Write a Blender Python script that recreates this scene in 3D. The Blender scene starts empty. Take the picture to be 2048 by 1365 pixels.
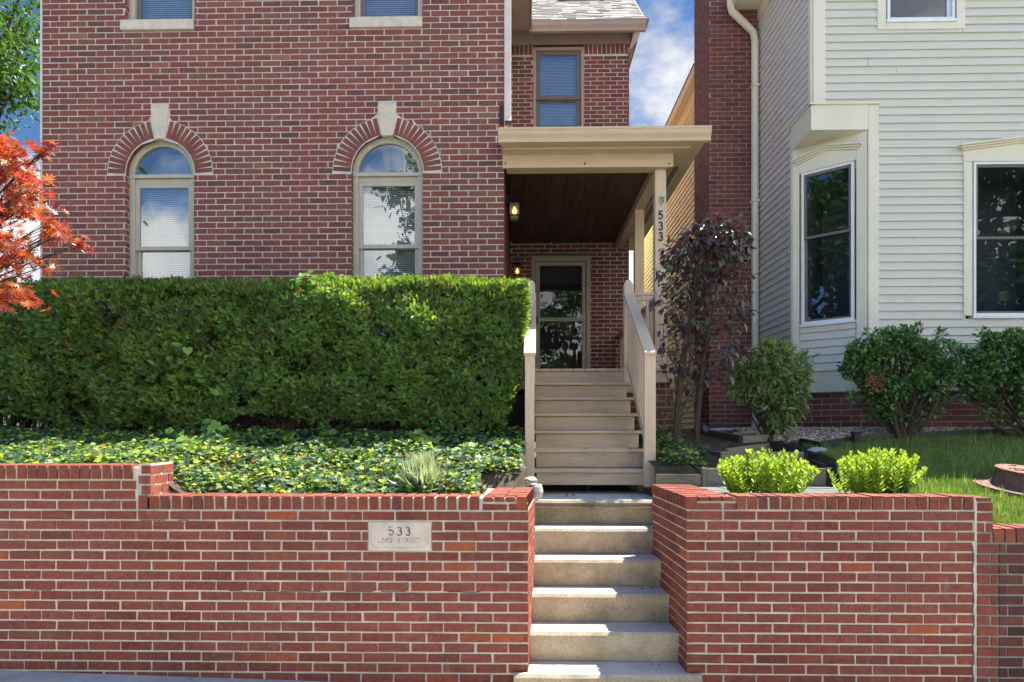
import bpy, math, random
import numpy as np
from mathutils import Vector
rng = np.random.default_rng(7)
R = random.Random(11)
sc = bpy.context.scene

# ------------------------------------------------------------------ camera
CZ = 1.84                      # eye height above the pavement
F = 1300.0                     # focal length in photo pixels (2048 wide)
TH = math.atan(26 / F)
HOR = 858.0
cam_d = bpy.data.cameras.new('camera'); cam = bpy.data.objects.new('camera', cam_d)
sc.collection.objects.link(cam)
cam.location = (0, 0, CZ); cam.rotation_euler = (math.radians(90), 0, TH)
cam_d.sensor_width = 36; cam_d.lens = 36 * F / 2048
cam_d.shift_y = (HOR - 682.5) / 2048
cam_d.clip_start = 0.05; cam_d.clip_end = 2000
sc.camera = cam

# ------------------------------------------------------------------ light
SUN = Vector((0.48, 0.31, 1.0)).normalized()       # towards the sun
ELEV = math.asin(SUN.z); AZ = math.atan2(SUN.x, SUN.y)
sd = bpy.data.lights.new('sun', 'SUN'); so = bpy.data.objects.new('sun', sd)
sc.collection.objects.link(so)
sd.energy = 5.0; sd.angle = math.radians(0.55); sd.color = (1.0, 0.95, 0.87)
so.rotation_euler = (-SUN).to_track_quat('-Z', 'Y').to_euler(); so.location = (6, 4, 20)
W = bpy.data.worlds.new('World'); sc.world = W; W.use_nodes = True
nt = W.node_tree; nt.nodes.clear()
def N(tree, typ, **kw):
    n = tree.nodes.new(typ)
    for k, v in kw.items():
        if k in n.inputs: n.inputs[k].default_value = v
        else: setattr(n, k, v)
    return n
def L(tree, a, b): tree.links.new(a, b)
sky = N(nt, 'ShaderNodeTexSky', sky_type='NISHITA', sun_disc=False, sun_elevation=ELEV, sun_rotation=AZ)
sky.air_density = 1.0; sky.dust_density = 0.4; sky.ozone_density = 2.0
tc = N(nt, 'ShaderNodeTexCoord')
mp = N(nt, 'ShaderNodeMapping'); mp.inputs['Scale'].default_value = (1, 1, 1.9); mp.inputs['Location'].default_value = (0.62, 0.1, 0.18)
L(nt, tc.outputs['Generated'], mp.inputs['Vector'])
nz = N(nt, 'ShaderNodeTexNoise', Scale=2.6, Detail=9.0, Roughness=0.56)
L(nt, mp.outputs[0], nz.inputs['Vector'])
sep = N(nt, 'ShaderNodeSeparateXYZ'); L(nt, tc.outputs['Generated'], sep.inputs[0])
el = N(nt, 'ShaderNodeMapRange'); el.inputs['From Min'].default_value = 0.30; el.inputs['From Max'].default_value = 0.56
el.inputs['To Min'].default_value = 0.16; el.inputs['To Max'].default_value = -0.17
L(nt, sep.outputs['Z'], el.inputs['Value'])
ad = N(nt, 'ShaderNodeMath', operation='ADD'); L(nt, nz.outputs['Fac'], ad.inputs[0]); L(nt, el.outputs[0], ad.inputs[1])
sx = N(nt, 'ShaderNodeMath', operation='MULTIPLY_ADD'); sx.inputs[1].default_value = 0.30; L(nt, sep.outputs['X'], sx.inputs[0]); L(nt, ad.outputs[0], sx.inputs[2]); ad = sx
rp = N(nt, 'ShaderNodeValToRGB'); rp.color_ramp.elements[0].position = 0.50; rp.color_ramp.elements[1].position = 0.60
L(nt, ad.outputs[0], rp.inputs[0])
n2 = N(nt, 'ShaderNodeTexNoise', Scale=5.0, Detail=6.0); L(nt, mp.outputs[0], n2.inputs['Vector'])
cr = N(nt, 'ShaderNodeValToRGB'); cr.color_ramp.elements[0].color = (6.0, 6.3, 6.7, 1); cr.color_ramp.elements[1].color = (10.6, 10.2, 9.6, 1)
cr.color_ramp.elements[0].position = 0.35; cr.color_ramp.elements[1].position = 0.62
L(nt, n2.outputs['Fac'], cr.inputs[0])
mx = N(nt, 'ShaderNodeMixRGB'); tn = N(nt, 'ShaderNodeMixRGB', blend_type='MULTIPLY'); tn.inputs[0].default_value = 1.0; tn.inputs[2].default_value = (.60, .86, 1.12, 1); L(nt, sky.outputs[0], tn.inputs[1])
L(nt, rp.outputs[0], mx.inputs[0]); L(nt, tn.outputs[0], mx.inputs[1]); L(nt, cr.outputs[0], mx.inputs[2])
# whole sky scaled brighter behind the viewer than ahead, to light the shaded walls
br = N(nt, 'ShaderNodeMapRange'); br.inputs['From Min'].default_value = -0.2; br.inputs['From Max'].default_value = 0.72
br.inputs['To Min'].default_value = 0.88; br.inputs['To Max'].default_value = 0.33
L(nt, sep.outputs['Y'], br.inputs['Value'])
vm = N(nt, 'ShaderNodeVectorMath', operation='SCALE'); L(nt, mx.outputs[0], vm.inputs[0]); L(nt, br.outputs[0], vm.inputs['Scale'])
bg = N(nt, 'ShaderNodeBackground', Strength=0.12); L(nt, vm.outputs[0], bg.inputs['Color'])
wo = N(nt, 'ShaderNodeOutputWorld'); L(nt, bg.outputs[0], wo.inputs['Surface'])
sc.view_settings.view_transform = 'Standard'; sc.view_settings.look = 'None'
sc.view_settings.gamma = 1.0; sc.view_settings.exposure = 1.58
sc.cycles.max_bounces = 8; sc.cycles.transparent_max_bounces = 12
sc.cycles.use_denoising = True

# ------------------------------------------------------------------ pixel -> place helpers (z is relative to the eye; build() adds CZ)
CT, ST = math.cos(TH), math.sin(TH)
def dep(px, Y): u = (px - 1024) / F; return Y / (u * ST + CT)
def wx(px, Y): u = (px - 1024) / F; return dep(px, Y) * (u * CT - ST)
def wz(py, px, Y): return dep(px, Y) * (HOR - py) / F

# ------------------------------------------------------------------ mesh builder
ROOT = {}
class MB:
    def __init__(s): s.v = []; s.f = []
    def add(s, vs, fs):
        b = len(s.v); s.v += [tuple(v) for v in vs]; s.f += [tuple(i + b for i in f) for f in fs]
    def hexa(s, p):      # 4 bottom, 4 top, counter-clockwise
        s.add(p, [(0, 3, 2, 1), (4, 5, 6, 7), (0, 1, 5, 4), (1, 2, 6, 5), (2, 3, 7, 6), (3, 0, 4, 7)])
    def box(s, x0, x1, y0, y1, z0, z1):
        s.hexa([(x0, y0, z0), (x1, y0, z0), (x1, y1, z0), (x0, y1, z0), (x0, y0, z1), (x1, y0, z1), (x1, y1, z1), (x0, y1, z1)])
    def fbox(s, fr, a0, a1, b0, b1, o0, o1):   # box on a wall frame: a along, b up, o outwards
        O, u, n = fr
        P = lambda a, b, o: (O[0] + u[0] * a + n[0] * o, O[1] + u[1] * a + n[1] * o, O[2] + b)
        s.hexa([P(a0, b0, o1), P(a1, b0, o1), P(a1, b0, o0), P(a0, b0, o0), P(a0, b1, o1), P(a1, b1, o1), P(a1, b1, o0), P(a0, b1, o0)])
    def fprism(s, fr, pts, o0, o1):            # polygon on a wall frame extruded outwards
        O, u, n = fr; k = len(pts)
        P = lambda a, b, o: (O[0] + u[0] * a + n[0] * o, O[1] + u[1] * a + n[1] * o, O[2] + b)
        vs = [P(a, b, o0) for a, b in pts] + [P(a, b, o1) for a, b in pts]
        fs = [tuple(range(k - 1, -1, -1)), tuple(range(k, 2 * k))] + [(i, (i + 1) % k, k + (i + 1) % k, k + i) for i in range(k)]
        s.add(vs, fs)
    def beam(s, p, q, w, h, up=(0, 0, 1)):
        p = Vector(p); q = Vector(q); d = (q - p).normalized(); r = d.cross(Vector(up)).normalized(); t = r.cross(d)
        a, b = r * w / 2, t * h / 2
        s.hexa([p - a - b, p + a - b, q + a - b, q - a - b, p - a + b, p + a + b, q + a + b, q - a + b])
    def tube(s, pts, rad, n=8, cap=True):
        pts = [Vector(p) for p in pts]; k = len(pts)
        rad = rad if hasattr(rad, '__len__') else [rad] * k
        b0 = len(s.v)
        for i, p in enumerate(pts):
            d = (pts[min(i + 1, k - 1)] - pts[max(i - 1, 0)]).normalized()
            a = d.cross(Vector((0, 0, 1)));
            if a.length < 1e-3: a = d.cross(Vector((1, 0, 0)))
            a.normalize(); c = d.cross(a)
            for j in range(n):
                t = 2 * math.pi * j / n; s.v.append(tuple(p + (a * math.cos(t) + c * math.sin(t)) * rad[i]))
        for i in range(k - 1):
            for j in range(n):
                s.f.append((b0 + i * n + j, b0 + i * n + (j + 1) % n, b0 + (i + 1) * n + (j + 1) % n, b0 + (i + 1) * n + j))
        if cap:
            s.f.append(tuple(b0 + j for j in range(n - 1, -1, -1))); s.f.append(tuple(b0 + (k - 1) * n + j for j in range(n)))
    def lathe(s, c, prof, n=32, tilt=None):
        b0 = len(s.v); k = len(prof)
        for r, z in prof:
            for j in range(n):
                t = 2 * math.pi * j / n; v = Vector((r * math.cos(t), r * math.sin(t), z))
                if tilt: v.rotate(tilt)
                s.v.append((c[0] + v.x, c[1] + v.y, c[2] + v.z))
        for i in range(k - 1):
            for j in range(n):
                s.f.append((b0 + i * n + j, b0 + i * n + (j + 1) % n, b0 + (i + 1) * n + (j + 1) % n, b0 + (i + 1) * n + j))
        s.f.append(tuple(b0 + j for j in range(n - 1, -1, -1))); s.f.append(tuple(b0 + (k - 1) * n + j for j in range(n)))
    def build(s, name, mat, parent=None, smooth=False, bevel=0):
        me = bpy.data.meshes.new(name)
        ox, oy, oz = ROOT.get(parent.name, (0, 0, 0)) if parent else (0, 0, 0)
        me.from_pydata([(x - ox, y - oy, z + CZ - oz) for x, y, z in s.v], [], s.f)
        me.update(); me.materials.append(mat)
        if smooth: me.polygons.foreach_set('use_smooth', [True] * len(me.polygons))
        return link(name, me, parent, bevel)
def link(name, me, parent=None, bevel=0):
    o = bpy.data.objects.new(name, me); sc.collection.objects.link(o)
    if parent:
        o.parent = parent; ROOT[o.name] = ROOT[parent.name]
    else: ROOT[o.name] = (0, 0, 0)
    if bevel:
        m = o.modifiers.new('edge', 'BEVEL'); m.width = bevel; m.segments = 2; m.limit_method = 'ANGLE'
    return o
def tag(o, label=None, cat=None, group=None, kind=None):
    for k, v in (('label', label), ('category', cat), ('group', group), ('kind', kind)):
        if v: o[k] = v
    return o
def thing(name, label, cat, loc, group=None):
    o = bpy.data.objects.new(name, None); sc.collection.objects.link(o)
    o.location = (loc[0], loc[1], loc[2] + CZ); o.empty_display_size = 0.1
    ROOT[o.name] = tuple(o.location)
    return tag(o, label, cat, group)
def scatter(name, mat, parent, tmpl, P, A, Nn, S, smooth=False):
    tv, tf = tmpl; tv = np.asarray(tv, float); P = np.asarray(P, float); m = len(P)
    A = np.asarray(A, float); A = A / np.linalg.norm(A, axis=1, keepdims=True)
    X = np.cross(A, Nn); X /= (np.linalg.norm(X, axis=1, keepdims=True) + 1e-9); Z = np.cross(X, A)
    S = np.broadcast_to(np.asarray(S, float), (m,))[:, None, None]
    V = P[:, None, :] + S * (tv[None, :, 0:1] * X[:, None] + tv[None, :, 1:2] * A[:, None] + tv[None, :, 2:3] * Z[:, None])
    off = np.array(ROOT.get(parent.name, (0, 0, 0)) if parent else (0, 0, 0)); V = V.reshape(-1, 3) + np.array((0, 0, CZ)) - off
    k = len(tv); fl = np.concatenate([np.array(f) for f in tf]); cnt = np.array([len(f) for f in tf])
    loops = (fl[None, :] + (np.arange(m) * k)[:, None]).ravel()
    tot = np.tile(cnt, m); start = np.concatenate([[0], np.cumsum(tot)[:-1]])
    me = bpy.data.meshes.new(name)
    me.vertices.add(len(V)); me.vertices.foreach_set('co', V.astype(np.float32).ravel())
    me.loops.add(len(loops)); me.loops.foreach_set('vertex_index', loops.astype(np.int32))
    me.polygons.add(len(tot)); me.polygons.foreach_set('loop_start', start.astype(np.int32)); me.polygons.foreach_set('loop_total', tot.astype(np.int32))
    if smooth: me.polygons.foreach_set('use_smooth', np.ones(len(tot), bool))
    me.update(calc_edges=True); me.validate(); me.materials.append(mat)
    return link(name, me, parent)

# ------------------------------------------------------------------ materials
M = {}
def newmat(name):
    m = bpy.data.materials.new(name); m.use_nodes = True; m.node_tree.nodes.clear(); M[name] = m
    return m, m.node_tree
def out(t, sh): o = N(t, 'ShaderNodeOutputMaterial'); L(t, sh, o.inputs['Surface'])
def ramp(t, fac, stops):
    r = N(t, 'ShaderNodeValToRGB'); e = r.color_ramp.elements
    while len(e) < len(stops): e.new(0.5)
    for i, (p, c) in enumerate(stops): e[i].position = p; e[i].color = (*c, 1)
    if fac is not None: L(t, fac, r.inputs[0])
    return r
def coords(t, scale=(1, 1, 1)):
    c = N(t, 'ShaderNodeTexCoord'); m = N(t, 'ShaderNodeMapping'); m.inputs['Scale'].default_value = scale
    L(t, c.outputs['Object'], m.inputs['Vector']); return m.outputs[0]
def noise(t, vec, s, d=5, r=0.55):
    n = N(t, 'ShaderNodeTexNoise', Scale=s, Detail=d, Roughness=r); L(t, vec, n.inputs['Vector']); return n.outputs['Fac']
def mix(t, typ, fac, a, b):
    n = N(t, 'ShaderNodeMixRGB', blend_type=typ)
    for i, v in enumerate((fac, a, b)):
        if isinstance(v, (int, float)): n.inputs[i].default_value = v if i == 0 else (v, v, v, 1)
        elif isinstance(v, tuple): n.inputs[i].default_value = (*v, 1)
        else: L(t, v, n.inputs[i])
    return n.outputs[0]
def bump(t, h, strength=0.4, dist=0.01):
    b = N(t, 'ShaderNodeBump', Strength=strength, Distance=dist); L(t, h, b.inputs['Height']); return b.outputs[0]
def pbr(t, col, rough=0.7, nrm=None, spec=0.4, metal=0.0):
    b = N(t, 'ShaderNodeBsdfPrincipled'); b.inputs['Roughness'].default_value = rough
    b.inputs['Specular IOR Level'].default_value = spec; b.inputs['Metallic'].default_value = metal
    if isinstance(col, tuple): b.inputs['Base Color'].default_value = (*col, 1)
    else: L(t, col, b.inputs['Base Color'])
    if nrm is not None: L(t, nrm, b.inputs['Normal'])
    return b.outputs[0]
def paint(name, c, rough=0.5, var=0.12, scale=(3, 3, 3), ns=2.0, bs=60, bstr=0.08, spec=0.35, metal=0, dirt=None):
    m, t = newmat(name); v = coords(t, scale)
    lo = tuple(x * (1 - var) for x in c); hi = tuple(min(1, x * (1 + var * 0.6)) for x in c)
    col = ramp(t, noise(t, v, ns), [(0.3, lo), (0.7, hi)]).outputs[0]
    if dirt:
        f = ramp(t, noise(t, coords(t), dirt[1], 8, 0.7), [(0.5, (0, 0, 0)), (0.72, (1, 1, 1))]).outputs[0]
        f = mix(t, 'MULTIPLY', 1.0, f, dirt[2]); col = mix(t, 'MIX', f, col, dirt[0])
    out(t, pbr(t, col, rough, bump(t, noise(t, v, bs, 4), bstr, 0.005), spec, metal)); return m
def brickmat(name, stops, mott=(0.55, 0.4), streak=(0.45, 0.33, 0.25), bloom=0.0, grime=0.35):
    m, t = newmat(name); g = N(t, 'ShaderNodeNewGeometry'); v = coords(t)
    col = ramp(t, g.outputs['Random Per Island'], stops)
    n1 = noise(t, v, 28, 6, 0.65); n2 = noise(t, v, 160, 3, 0.6)
    c = mix(t, 'MULTIPLY', mott[0], col.outputs[0], ramp(t, n1, [(0.3, (0.62, 0.62, 0.64)), (0.65, (1.14, 1.1, 1.06))]).outputs[0])
    sk = ramp(t, noise(t, coords(t, (9, 9, 26)), 2.2, 6, 0.7), [(0.54, (0, 0, 0)), (0.72, (1, 1, 1))]).outputs[0]
    c = mix(t, 'MIX', mix(t, 'MULTIPLY', 1.0, sk, mott[1]), c, streak)
    c = mix(t, 'MULTIPLY', 0.6, c, ramp(t, n2, [(0.3, (0.65, 0.65, 0.65)), (0.6, (1.12, 1.12, 1.12))]).outputs[0])
    # weathering: broad grime and pale run-down bloom
    gr = ramp(t, noise(t, coords(t, (1, 1, .55)), 1.3, 7, .62), [(.36, (.70, .69, .70)), (.62, (1.06, 1.05, 1.04))]).outputs[0]
    c = mix(t, 'MULTIPLY', grime * 2, c, gr)
    if bloom:
        bl = ramp(t, noise(t, coords(t, (5, 5, 1.1)), 1.2, 8, .72), [(.60, (0, 0, 0)), (.76, (1, 1, 1))]).outputs[0]
        c = mix(t, 'MIX', mix(t, 'MULTIPLY', 1.0, bl, bloom), c, (.55, .45, .40))
    h = mix(t, 'ADD', 1.0, n1, n2)
    out(t, pbr(t, c, 0.85, bump(t, h, 0.6, 0.005), 0.25)); return m
brickmat('house brick', [(0.0, (.185, .070, .056)), (.05, (.155, .066, .057)), (.12, (.21, .072, .056)), (.45, (.24, .079, .060)), (.8, (.265, .091, .068)), (.94, (.225, .085, .066)), (.975, (.19, .09, .06)), (.99, (.34, .14, .085)), (1, (.29, .108, .07))], (0.45, 0.15), bloom=.08, grime=.15)
brickmat('wall brick', [(0, (.20, .055, .037)), (.25, (.25, .068, .044)), (.6, (.275, .080, .050)), (.85, (.235, .074, .053)), (.95, (.18, .056, .044)), (.975, (.28, .080, .042)), (.994, (.38, .10, .042)), (1, (.43, .105, .04))], (0.75, 0.36), (.42, .24, .16), bloom=.38, grime=.28)
brickmat('stained brick', [(0, (.07, .035, .028)), (.4, (.14, .05, .036)), (.8, (.19, .06, .045)), (1, (.10, .045, .035))], (0.8, 0.5), (.05, .04, .035))
brickmat('neighbour brick', [(0, (.17, .060, .052)), (.4, (.215, .074, .064)), (.8, (.245, .085, .072)), (.95, (.15, .055, .052)), (1, (.30, .09, .06))], (0.5, 0.1))
def mortarmat(name, c):
    m, t = newmat(name); v = coords(t); n1 = noise(t, v, 4, 9, 0.75); n2 = noise(t, v, 220, 2)
    col = ramp(t, n1, [(0.30, tuple(x * .5 for x in c)), (0.42, tuple(x * .84 for x in c)), (0.6, c)]).outputs[0]
    out(t, pbr(t, col, 0.95, bump(t, n2, 0.6, 0.004), 0.15))
mortarmat('house mortar', (.64, .60, .55)); mortarmat('wall mortar', (.70, .60, .48)); mortarmat('dark mortar', (.30, .27, .24)); mortarmat('neighbour mortar', (.36, .32, .27))
paint('limestone', (.66, .56, .46), .8, .14, (4, 4, 4), 3, 90, .35, .25, 0, ((.36, .34, .32), 5, .3))
paint('lettering', (.565, .475, .385), .85)
paint('window paint', (.47, .43, .34), .5, .08)
paint('dark window paint', (.155, .135, .115), .45, .1)
paint('tan trim', (.62, .47, .305), .45, .10, (2, 6, 6), 1.5, 40, .1)
paint('taupe gutter', (.40, .30, .235), .4, .1)
paint('downspout paint', (.66, .58, .52), .4, .1)
def woodpaint(name, c, var=.22, stretch=(3, 26, 26), wear=(.25, .2, .16), amt=.35):
    m, t = newmat(name); v = coords(t, stretch); n = noise(t, v, 1.6, 6, .65)
    col = ramp(t, n, [(.3, tuple(x * (1 - var) for x in c)), (.62, c), (.8, tuple(x * 1.08 for x in c))]).outputs[0]
    f = ramp(t, noise(t, v, 4.5, 8, .75), [(.56, (0, 0, 0)), (.68, (1, 1, 1))]).outputs[0]
    col = mix(t, 'MIX', mix(t, 'MULTIPLY', 1.0, f, amt), col, wear)
    out(t, pbr(t, col, .55, bump(t, n, .35, .004), .3))
woodpaint('stair paint', (.60, .45, .305), .2, (2.2, 26, 26), (.25, .19, .14), .7)
woodpaint('rail paint', (.70, .535, .375), .15, (22, 22, 2.2), (.36, .28, .20), .45)
woodpaint('ceiling stain', (.10, .058, .040), .65, (11, .5, 26), (.27, .16, .10), .85)
woodpaint('timber', (.27, .225, .165), .4, (3, 26, 26), (.12, .10, .08), .7)
woodpaint('dark timber', (.045, .035, .028), .4, (3, 26, 26), (.13, .11, .09), .5)
paint('cream trim', (.76, .71, .56), .45, .07, (2, 2, 2), 1.5, 60, .06)
paint('white vinyl', (.80, .82, .83), .35, .05)
paint('siding', (.66, .63, .54), .5, .05, (.6, 6, 20), 2, 50, .06)
paint('side siding', (.66, .64, .585), .5, .05, (6, .6, 20), 2, 50, .06)
paint('yellow siding', (.92, .80, .46), .5, .06, (6, .6, 20), 2, 50, .06)
paint('dark interior', (.11, .115, .125), .8)
paint('blind', (.36, .36, .35), .5)
paint('black iron', (.018, .017, .017), .45, .2)
paint('rust iron', (.20, .105, .078), .75, .35, (8, 8, 8), 2.5, 60, .5, .3, .2)
paint('hose', (.018, .05, .047), .45, .3)
paint('asphalt', (.24, .235, .225), .9, .3, (3, 3, 3), 3, 90, .6)
paint('pavement', (.42, .41, .385), .9, .18, (2, 2, 2), 2, 90, .5, .25, 0, ((.22, .21, .2), 6, .5))
paint('paver', (.15, .147, .145), .9, .25, (5, 5, 5), 2, 60, .5)
paint('soil', (.075, .055, .035), .95, .5, (6, 6, 6), 3, 30, .9)
paint('lawn soil', (.07, .085, .03), .95, .5, (6, 6, 6), 3, 30, .9)
paint('rock', (.45, .43, .40), .9, .4, (8, 8, 8), 2.5, 30, .8)
paint('bark', (.085, .062, .045), .95, .5, (10, 10, 3), 4, 40, .9)
paint('plastic edging', (.012, .03, .022), .5, .3)
paint('pale metal', (.45, .44, .40), .35, .3, (30, 30, 30), 2, 60, .2, .5, .6)
def concrete():
    m, t = newmat('concrete'); v = coords(t)
    n1 = noise(t, v, 3.2, 7, .65); n2 = noise(t, v, 130, 3, .6)
    col = ramp(t, n1, [(.32, (.27, .22, .15)), (.48, (.42, .335, .22)), (.68, (.54, .445, .31))]).outputs[0]
    col = mix(t, 'MULTIPLY', .8, col, ramp(t, n2, [(.32, (.55, .53, .5)), (.6, (1.12, 1.12, 1.12))]).outputs[0])
    vo = N(t, 'ShaderNodeTexVoronoi', Scale=62.0); L(t, v, vo.inputs['Vector'])
    sp = ramp(t, vo.outputs['Distance'], [(.10, (1, 1, 1)), (.2, (0, 0, 0))]).outputs[0]
    pm = ramp(t, noise(t, v, 5, 3), [(.45, (0, 0, 0)), (.62, (1, 1, 1))]).outputs[0]
    col = mix(t, 'MIX', mix(t, 'MULTIPLY', .75, sp, pm), col, (.66, .62, .55))
    # upward faces are paler than the risers
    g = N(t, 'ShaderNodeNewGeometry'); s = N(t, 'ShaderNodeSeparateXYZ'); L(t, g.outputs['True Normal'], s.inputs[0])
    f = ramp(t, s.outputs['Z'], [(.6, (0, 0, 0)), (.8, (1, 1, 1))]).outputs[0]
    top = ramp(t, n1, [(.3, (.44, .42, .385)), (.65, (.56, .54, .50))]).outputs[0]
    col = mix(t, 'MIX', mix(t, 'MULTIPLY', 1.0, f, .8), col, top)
    out(t, pbr(t, col, .9, bump(t, mix(t, 'ADD', 1.0, n2, sp), .5, .004), .2))
concrete()
def shingle():
    m, t = newmat('shingle'); g = N(t, 'ShaderNodeNewGeometry'); v = coords(t)
    col = ramp(t, g.outputs['Random Per Island'], [(0, (.20, .185, .165)), (.5, (.33, .31, .275)), (1, (.42, .395, .35))]).outputs[0]
    n = noise(t, v, 200, 3); col = mix(t, 'MULTIPLY', .7, col, ramp(t, n, [(.3, (.6, .6, .6)), (.65, (1.1, 1.1, 1.1))]).outputs[0])
    out(t, pbr(t, col, .9, bump(t, n, .5, .003), .2))
shingle()
def glass(name, refl, tint=(.8, .85, .85), wav=.25, wscale=2.2):
    m, t = newmat(name); v = coords(t, (1, 1, .6)); b = bump(t, noise(t, v, wscale, 2, .4), wav, .02)
    gl = N(t, 'ShaderNodeBsdfGlossy', Roughness=.015); gl.inputs['Color'].default_value = (.92, .96, 1, 1); L(t, b, gl.inputs['Normal'])
    tr = N(t, 'ShaderNodeBsdfTransparent'); tr.inputs['Color'].default_value = (*tint, 1)
    mm = N(t, 'ShaderNodeMixShader'); mm.inputs[0].default_value = refl
    L(t, tr.outputs[0], mm.inputs[1]); L(t, gl.outputs[0], mm.inputs[2]); out(t, mm.outputs[0])
glass('glass', .175); glass('dark glass', .075, (.62, .66, .70), .12); glass('door glass', .07, (.5, .5, .5), .12, 3)
def leafmat(name, stops, trans=.35, tcol=None, rough=.45, spec=.4, patch=False):
    m, t = newmat(name); g = N(t, 'ShaderNodeNewGeometry'); v = coords(t)
    col = ramp(t, g.outputs['Random Per Island'], stops).outputs[0]
    col = mix(t, 'MULTIPLY', .6, col, ramp(t, noise(t, v, 3.5, 3), [(.35, (.62, .66, .6)), (.65, (1.25, 1.2, 1.1))]).outputs[0])
    if patch:   # old brown growth in drifts
        pf = ramp(t, noise(t, coords(t, (1, 1, 1.3)), 1.7, 6, .65), [(.50, (0, 0, 0)), (.70, (1, 1, 1))]).outputs[0]
        col = mix(t, 'MIX', mix(t, 'MULTIPLY', 1.0, pf, .62), col, (.11, .10, .045))
    p = pbr(t, col, rough, None, spec)
    tr = N(t, 'ShaderNodeBsdfTranslucent')
    L(t, mix(t, 'MULTIPLY', 1.0, col, tcol or (1.5, 1.6, .6)), tr.inputs['Color'])
    mm = N(t, 'ShaderNodeMixShader'); mm.inputs[0].default_value = trans
    L(t, p, mm.inputs[1]); L(t, tr.outputs[0], mm.inputs[2]); out(t, mm.outputs[0])
leafmat('yew', [(0, (.08, .115, .034)), (.15, (.085, .16, .042)), (.45, (.12, .235, .058)), (.8, (.19, .325, .072)), (.955, (.29, .42, .085)), (.98, (.26, .20, .07)), (1, (.36, .14, .06))], .42, (1.9, 1.8, .5), .45, .4, patch=True)
leafmat('ivy leaf', [(0, (.032, .068, .052)), (.40, (.055, .11, .076)), (.60, (.085, .16, .085)), (.72, (.21, .33, .06)), (.96, (.42, .50, .06)), (1, (.26, .14, .04))], .40, (2.2, 2.3, .5), .48, .38)
leafmat('vine leaf', [(0, (.13, .25, .05)), (.6, (.18, .33, .07)), (1, (.26, .40, .07))], .35)
leafmat('maple leaf', [(0, (.20, .05, .042)), (.25, (.36, .06, .045)), (.5, (.46, .080, .042)), (.75, (.54, .13, .045)), (.88, (.55, .24, .06)), (1, (.40, .18, .15))], .36, (1.5, 1.15, .6), .30, .9)
leafmat('purple leaf', [(0, (.05, .036, .040)), (.35, (.085, .052, .056)), (.55, (.13, .060, .054)), (.75, (.09, .10, .075)), (1, (.12, .17, .10))], .18, (2.2, .9, .8), .3, .6)
leafmat('rhododendron leaf', [(0, (.10, .17, .055)), (.6, (.19, .28, .10)), (1, (.30, .37, .17))], .3)
leafmat('holly leaf', [(0, (.06, .13, .045)), (.55, (.095, .205, .065)), (.9, (.145, .28, .08)), (1, (.24, .36, .10))], .2, None, .28, .6)
leafmat('dead leaf', [(0, (.16, .07, .035)), (1, (.30, .15, .08))], .2)
leafmat('sedum leaf', [(0, (.20, .32, .05)), (.6, (.32, .44, .07)), (1, (.46, .50, .08))], .4)
leafmat('fescue', [(0, (.30, .37, .30)), (.7, (.46, .53, .45)), (1, (.50, .46, .32))], .3)
leafmat('grass blade', [(0, (.11, .18, .055)), (.5, (.17, .26, .075)), (.85, (.27, .36, .10)), (1, (.28, .25, .12))], .35)
leafmat('tree leaf', [(0, (.035, .085, .02)), (.6, (.07, .15, .035)), (1, (.12, .21, .05))], .35)
def stonemat():
    m, t = newmat('pebble'); g = N(t, 'ShaderNodeNewGeometry')
    col = ramp(t, g.outputs['Random Per Island'], [(0, (.13, .095, .07)), (.25, (.30, .20, .13)), (.5, (.42, .33, .24)), (.75, (.52, .45, .37)), (.92, (.66, .62, .56)), (1, (.20, .18, .17))]).outputs[0]
    out(t, pbr(t, col, .8, None, .25))
stonemat()
def emit(name, c, s):
    m, t = newmat(name); e = N(t, 'ShaderNodeEmission', Strength=s); e.inputs['Color'].default_value = (*c, 1); out(t, e.outputs[0])
emit('lamp glow', (1.0, .58, .16), 1.6)
def frosted():
    m, t = newmat('lantern glass'); a = N(t, 'ShaderNodeBsdfTransparent'); a.inputs['Color'].default_value = (.9, .85, .78, 1)
    b = N(t, 'ShaderNodeBsdfDiffuse'); b.inputs['Color'].default_value = (.6, .53, .45, 1)
    mm = N(t, 'ShaderNodeMixShader'); mm.inputs[0].default_value = .35; L(t, a.outputs[0], mm.inputs[1]); L(t, b.outputs[0], mm.inputs[2]); out(t, mm.outputs[0])
frosted()

# ------------------------------------------------------------------ terrain
def clamp(x, a=0.0, b=1.0): return max(a, min(b, x))
def T(X, Y):
    if X <= 0.03:
        lf = -.53 + .20 * clamp((-2.55 - X) / .25)
        if Y < 6.7: z = lf + (-.10 - lf) * clamp((Y - 4.95) / 1.75) ** .9
        else: z = -.10 + .05 * clamp((Y - 6.7) / 1.4)
        if X > -.37 and Y < 5.44: z = min(z, -.57)
    elif X < 1.2:
        z = -.70
    else:
        rf = -.50 - .21 * clamp((X - 3.08) / .22)
        z = rf - rf * clamp((Y - 4.95) / 3.15)
        if X < 2.95:
            rf = -.56; z = rf - rf * clamp((Y - 4.95) / 3.15)
            if Y < 6.05: z = -.56
            elif X > 1.62 and Y < 6.64: z = -.405
            elif X > 1.62 and Y < 7.2: z = min(z, -.28)
    return z + .3 * clamp((Y - 12) / 30)
def ghit(px, py):
    Y = 5.0
    while Y < 14:
        if wz(py, px, Y) <= T(wx(px, Y), Y): break
        Y += .01
    return wx(px, Y), Y, T(wx(px, Y), Y)

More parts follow.
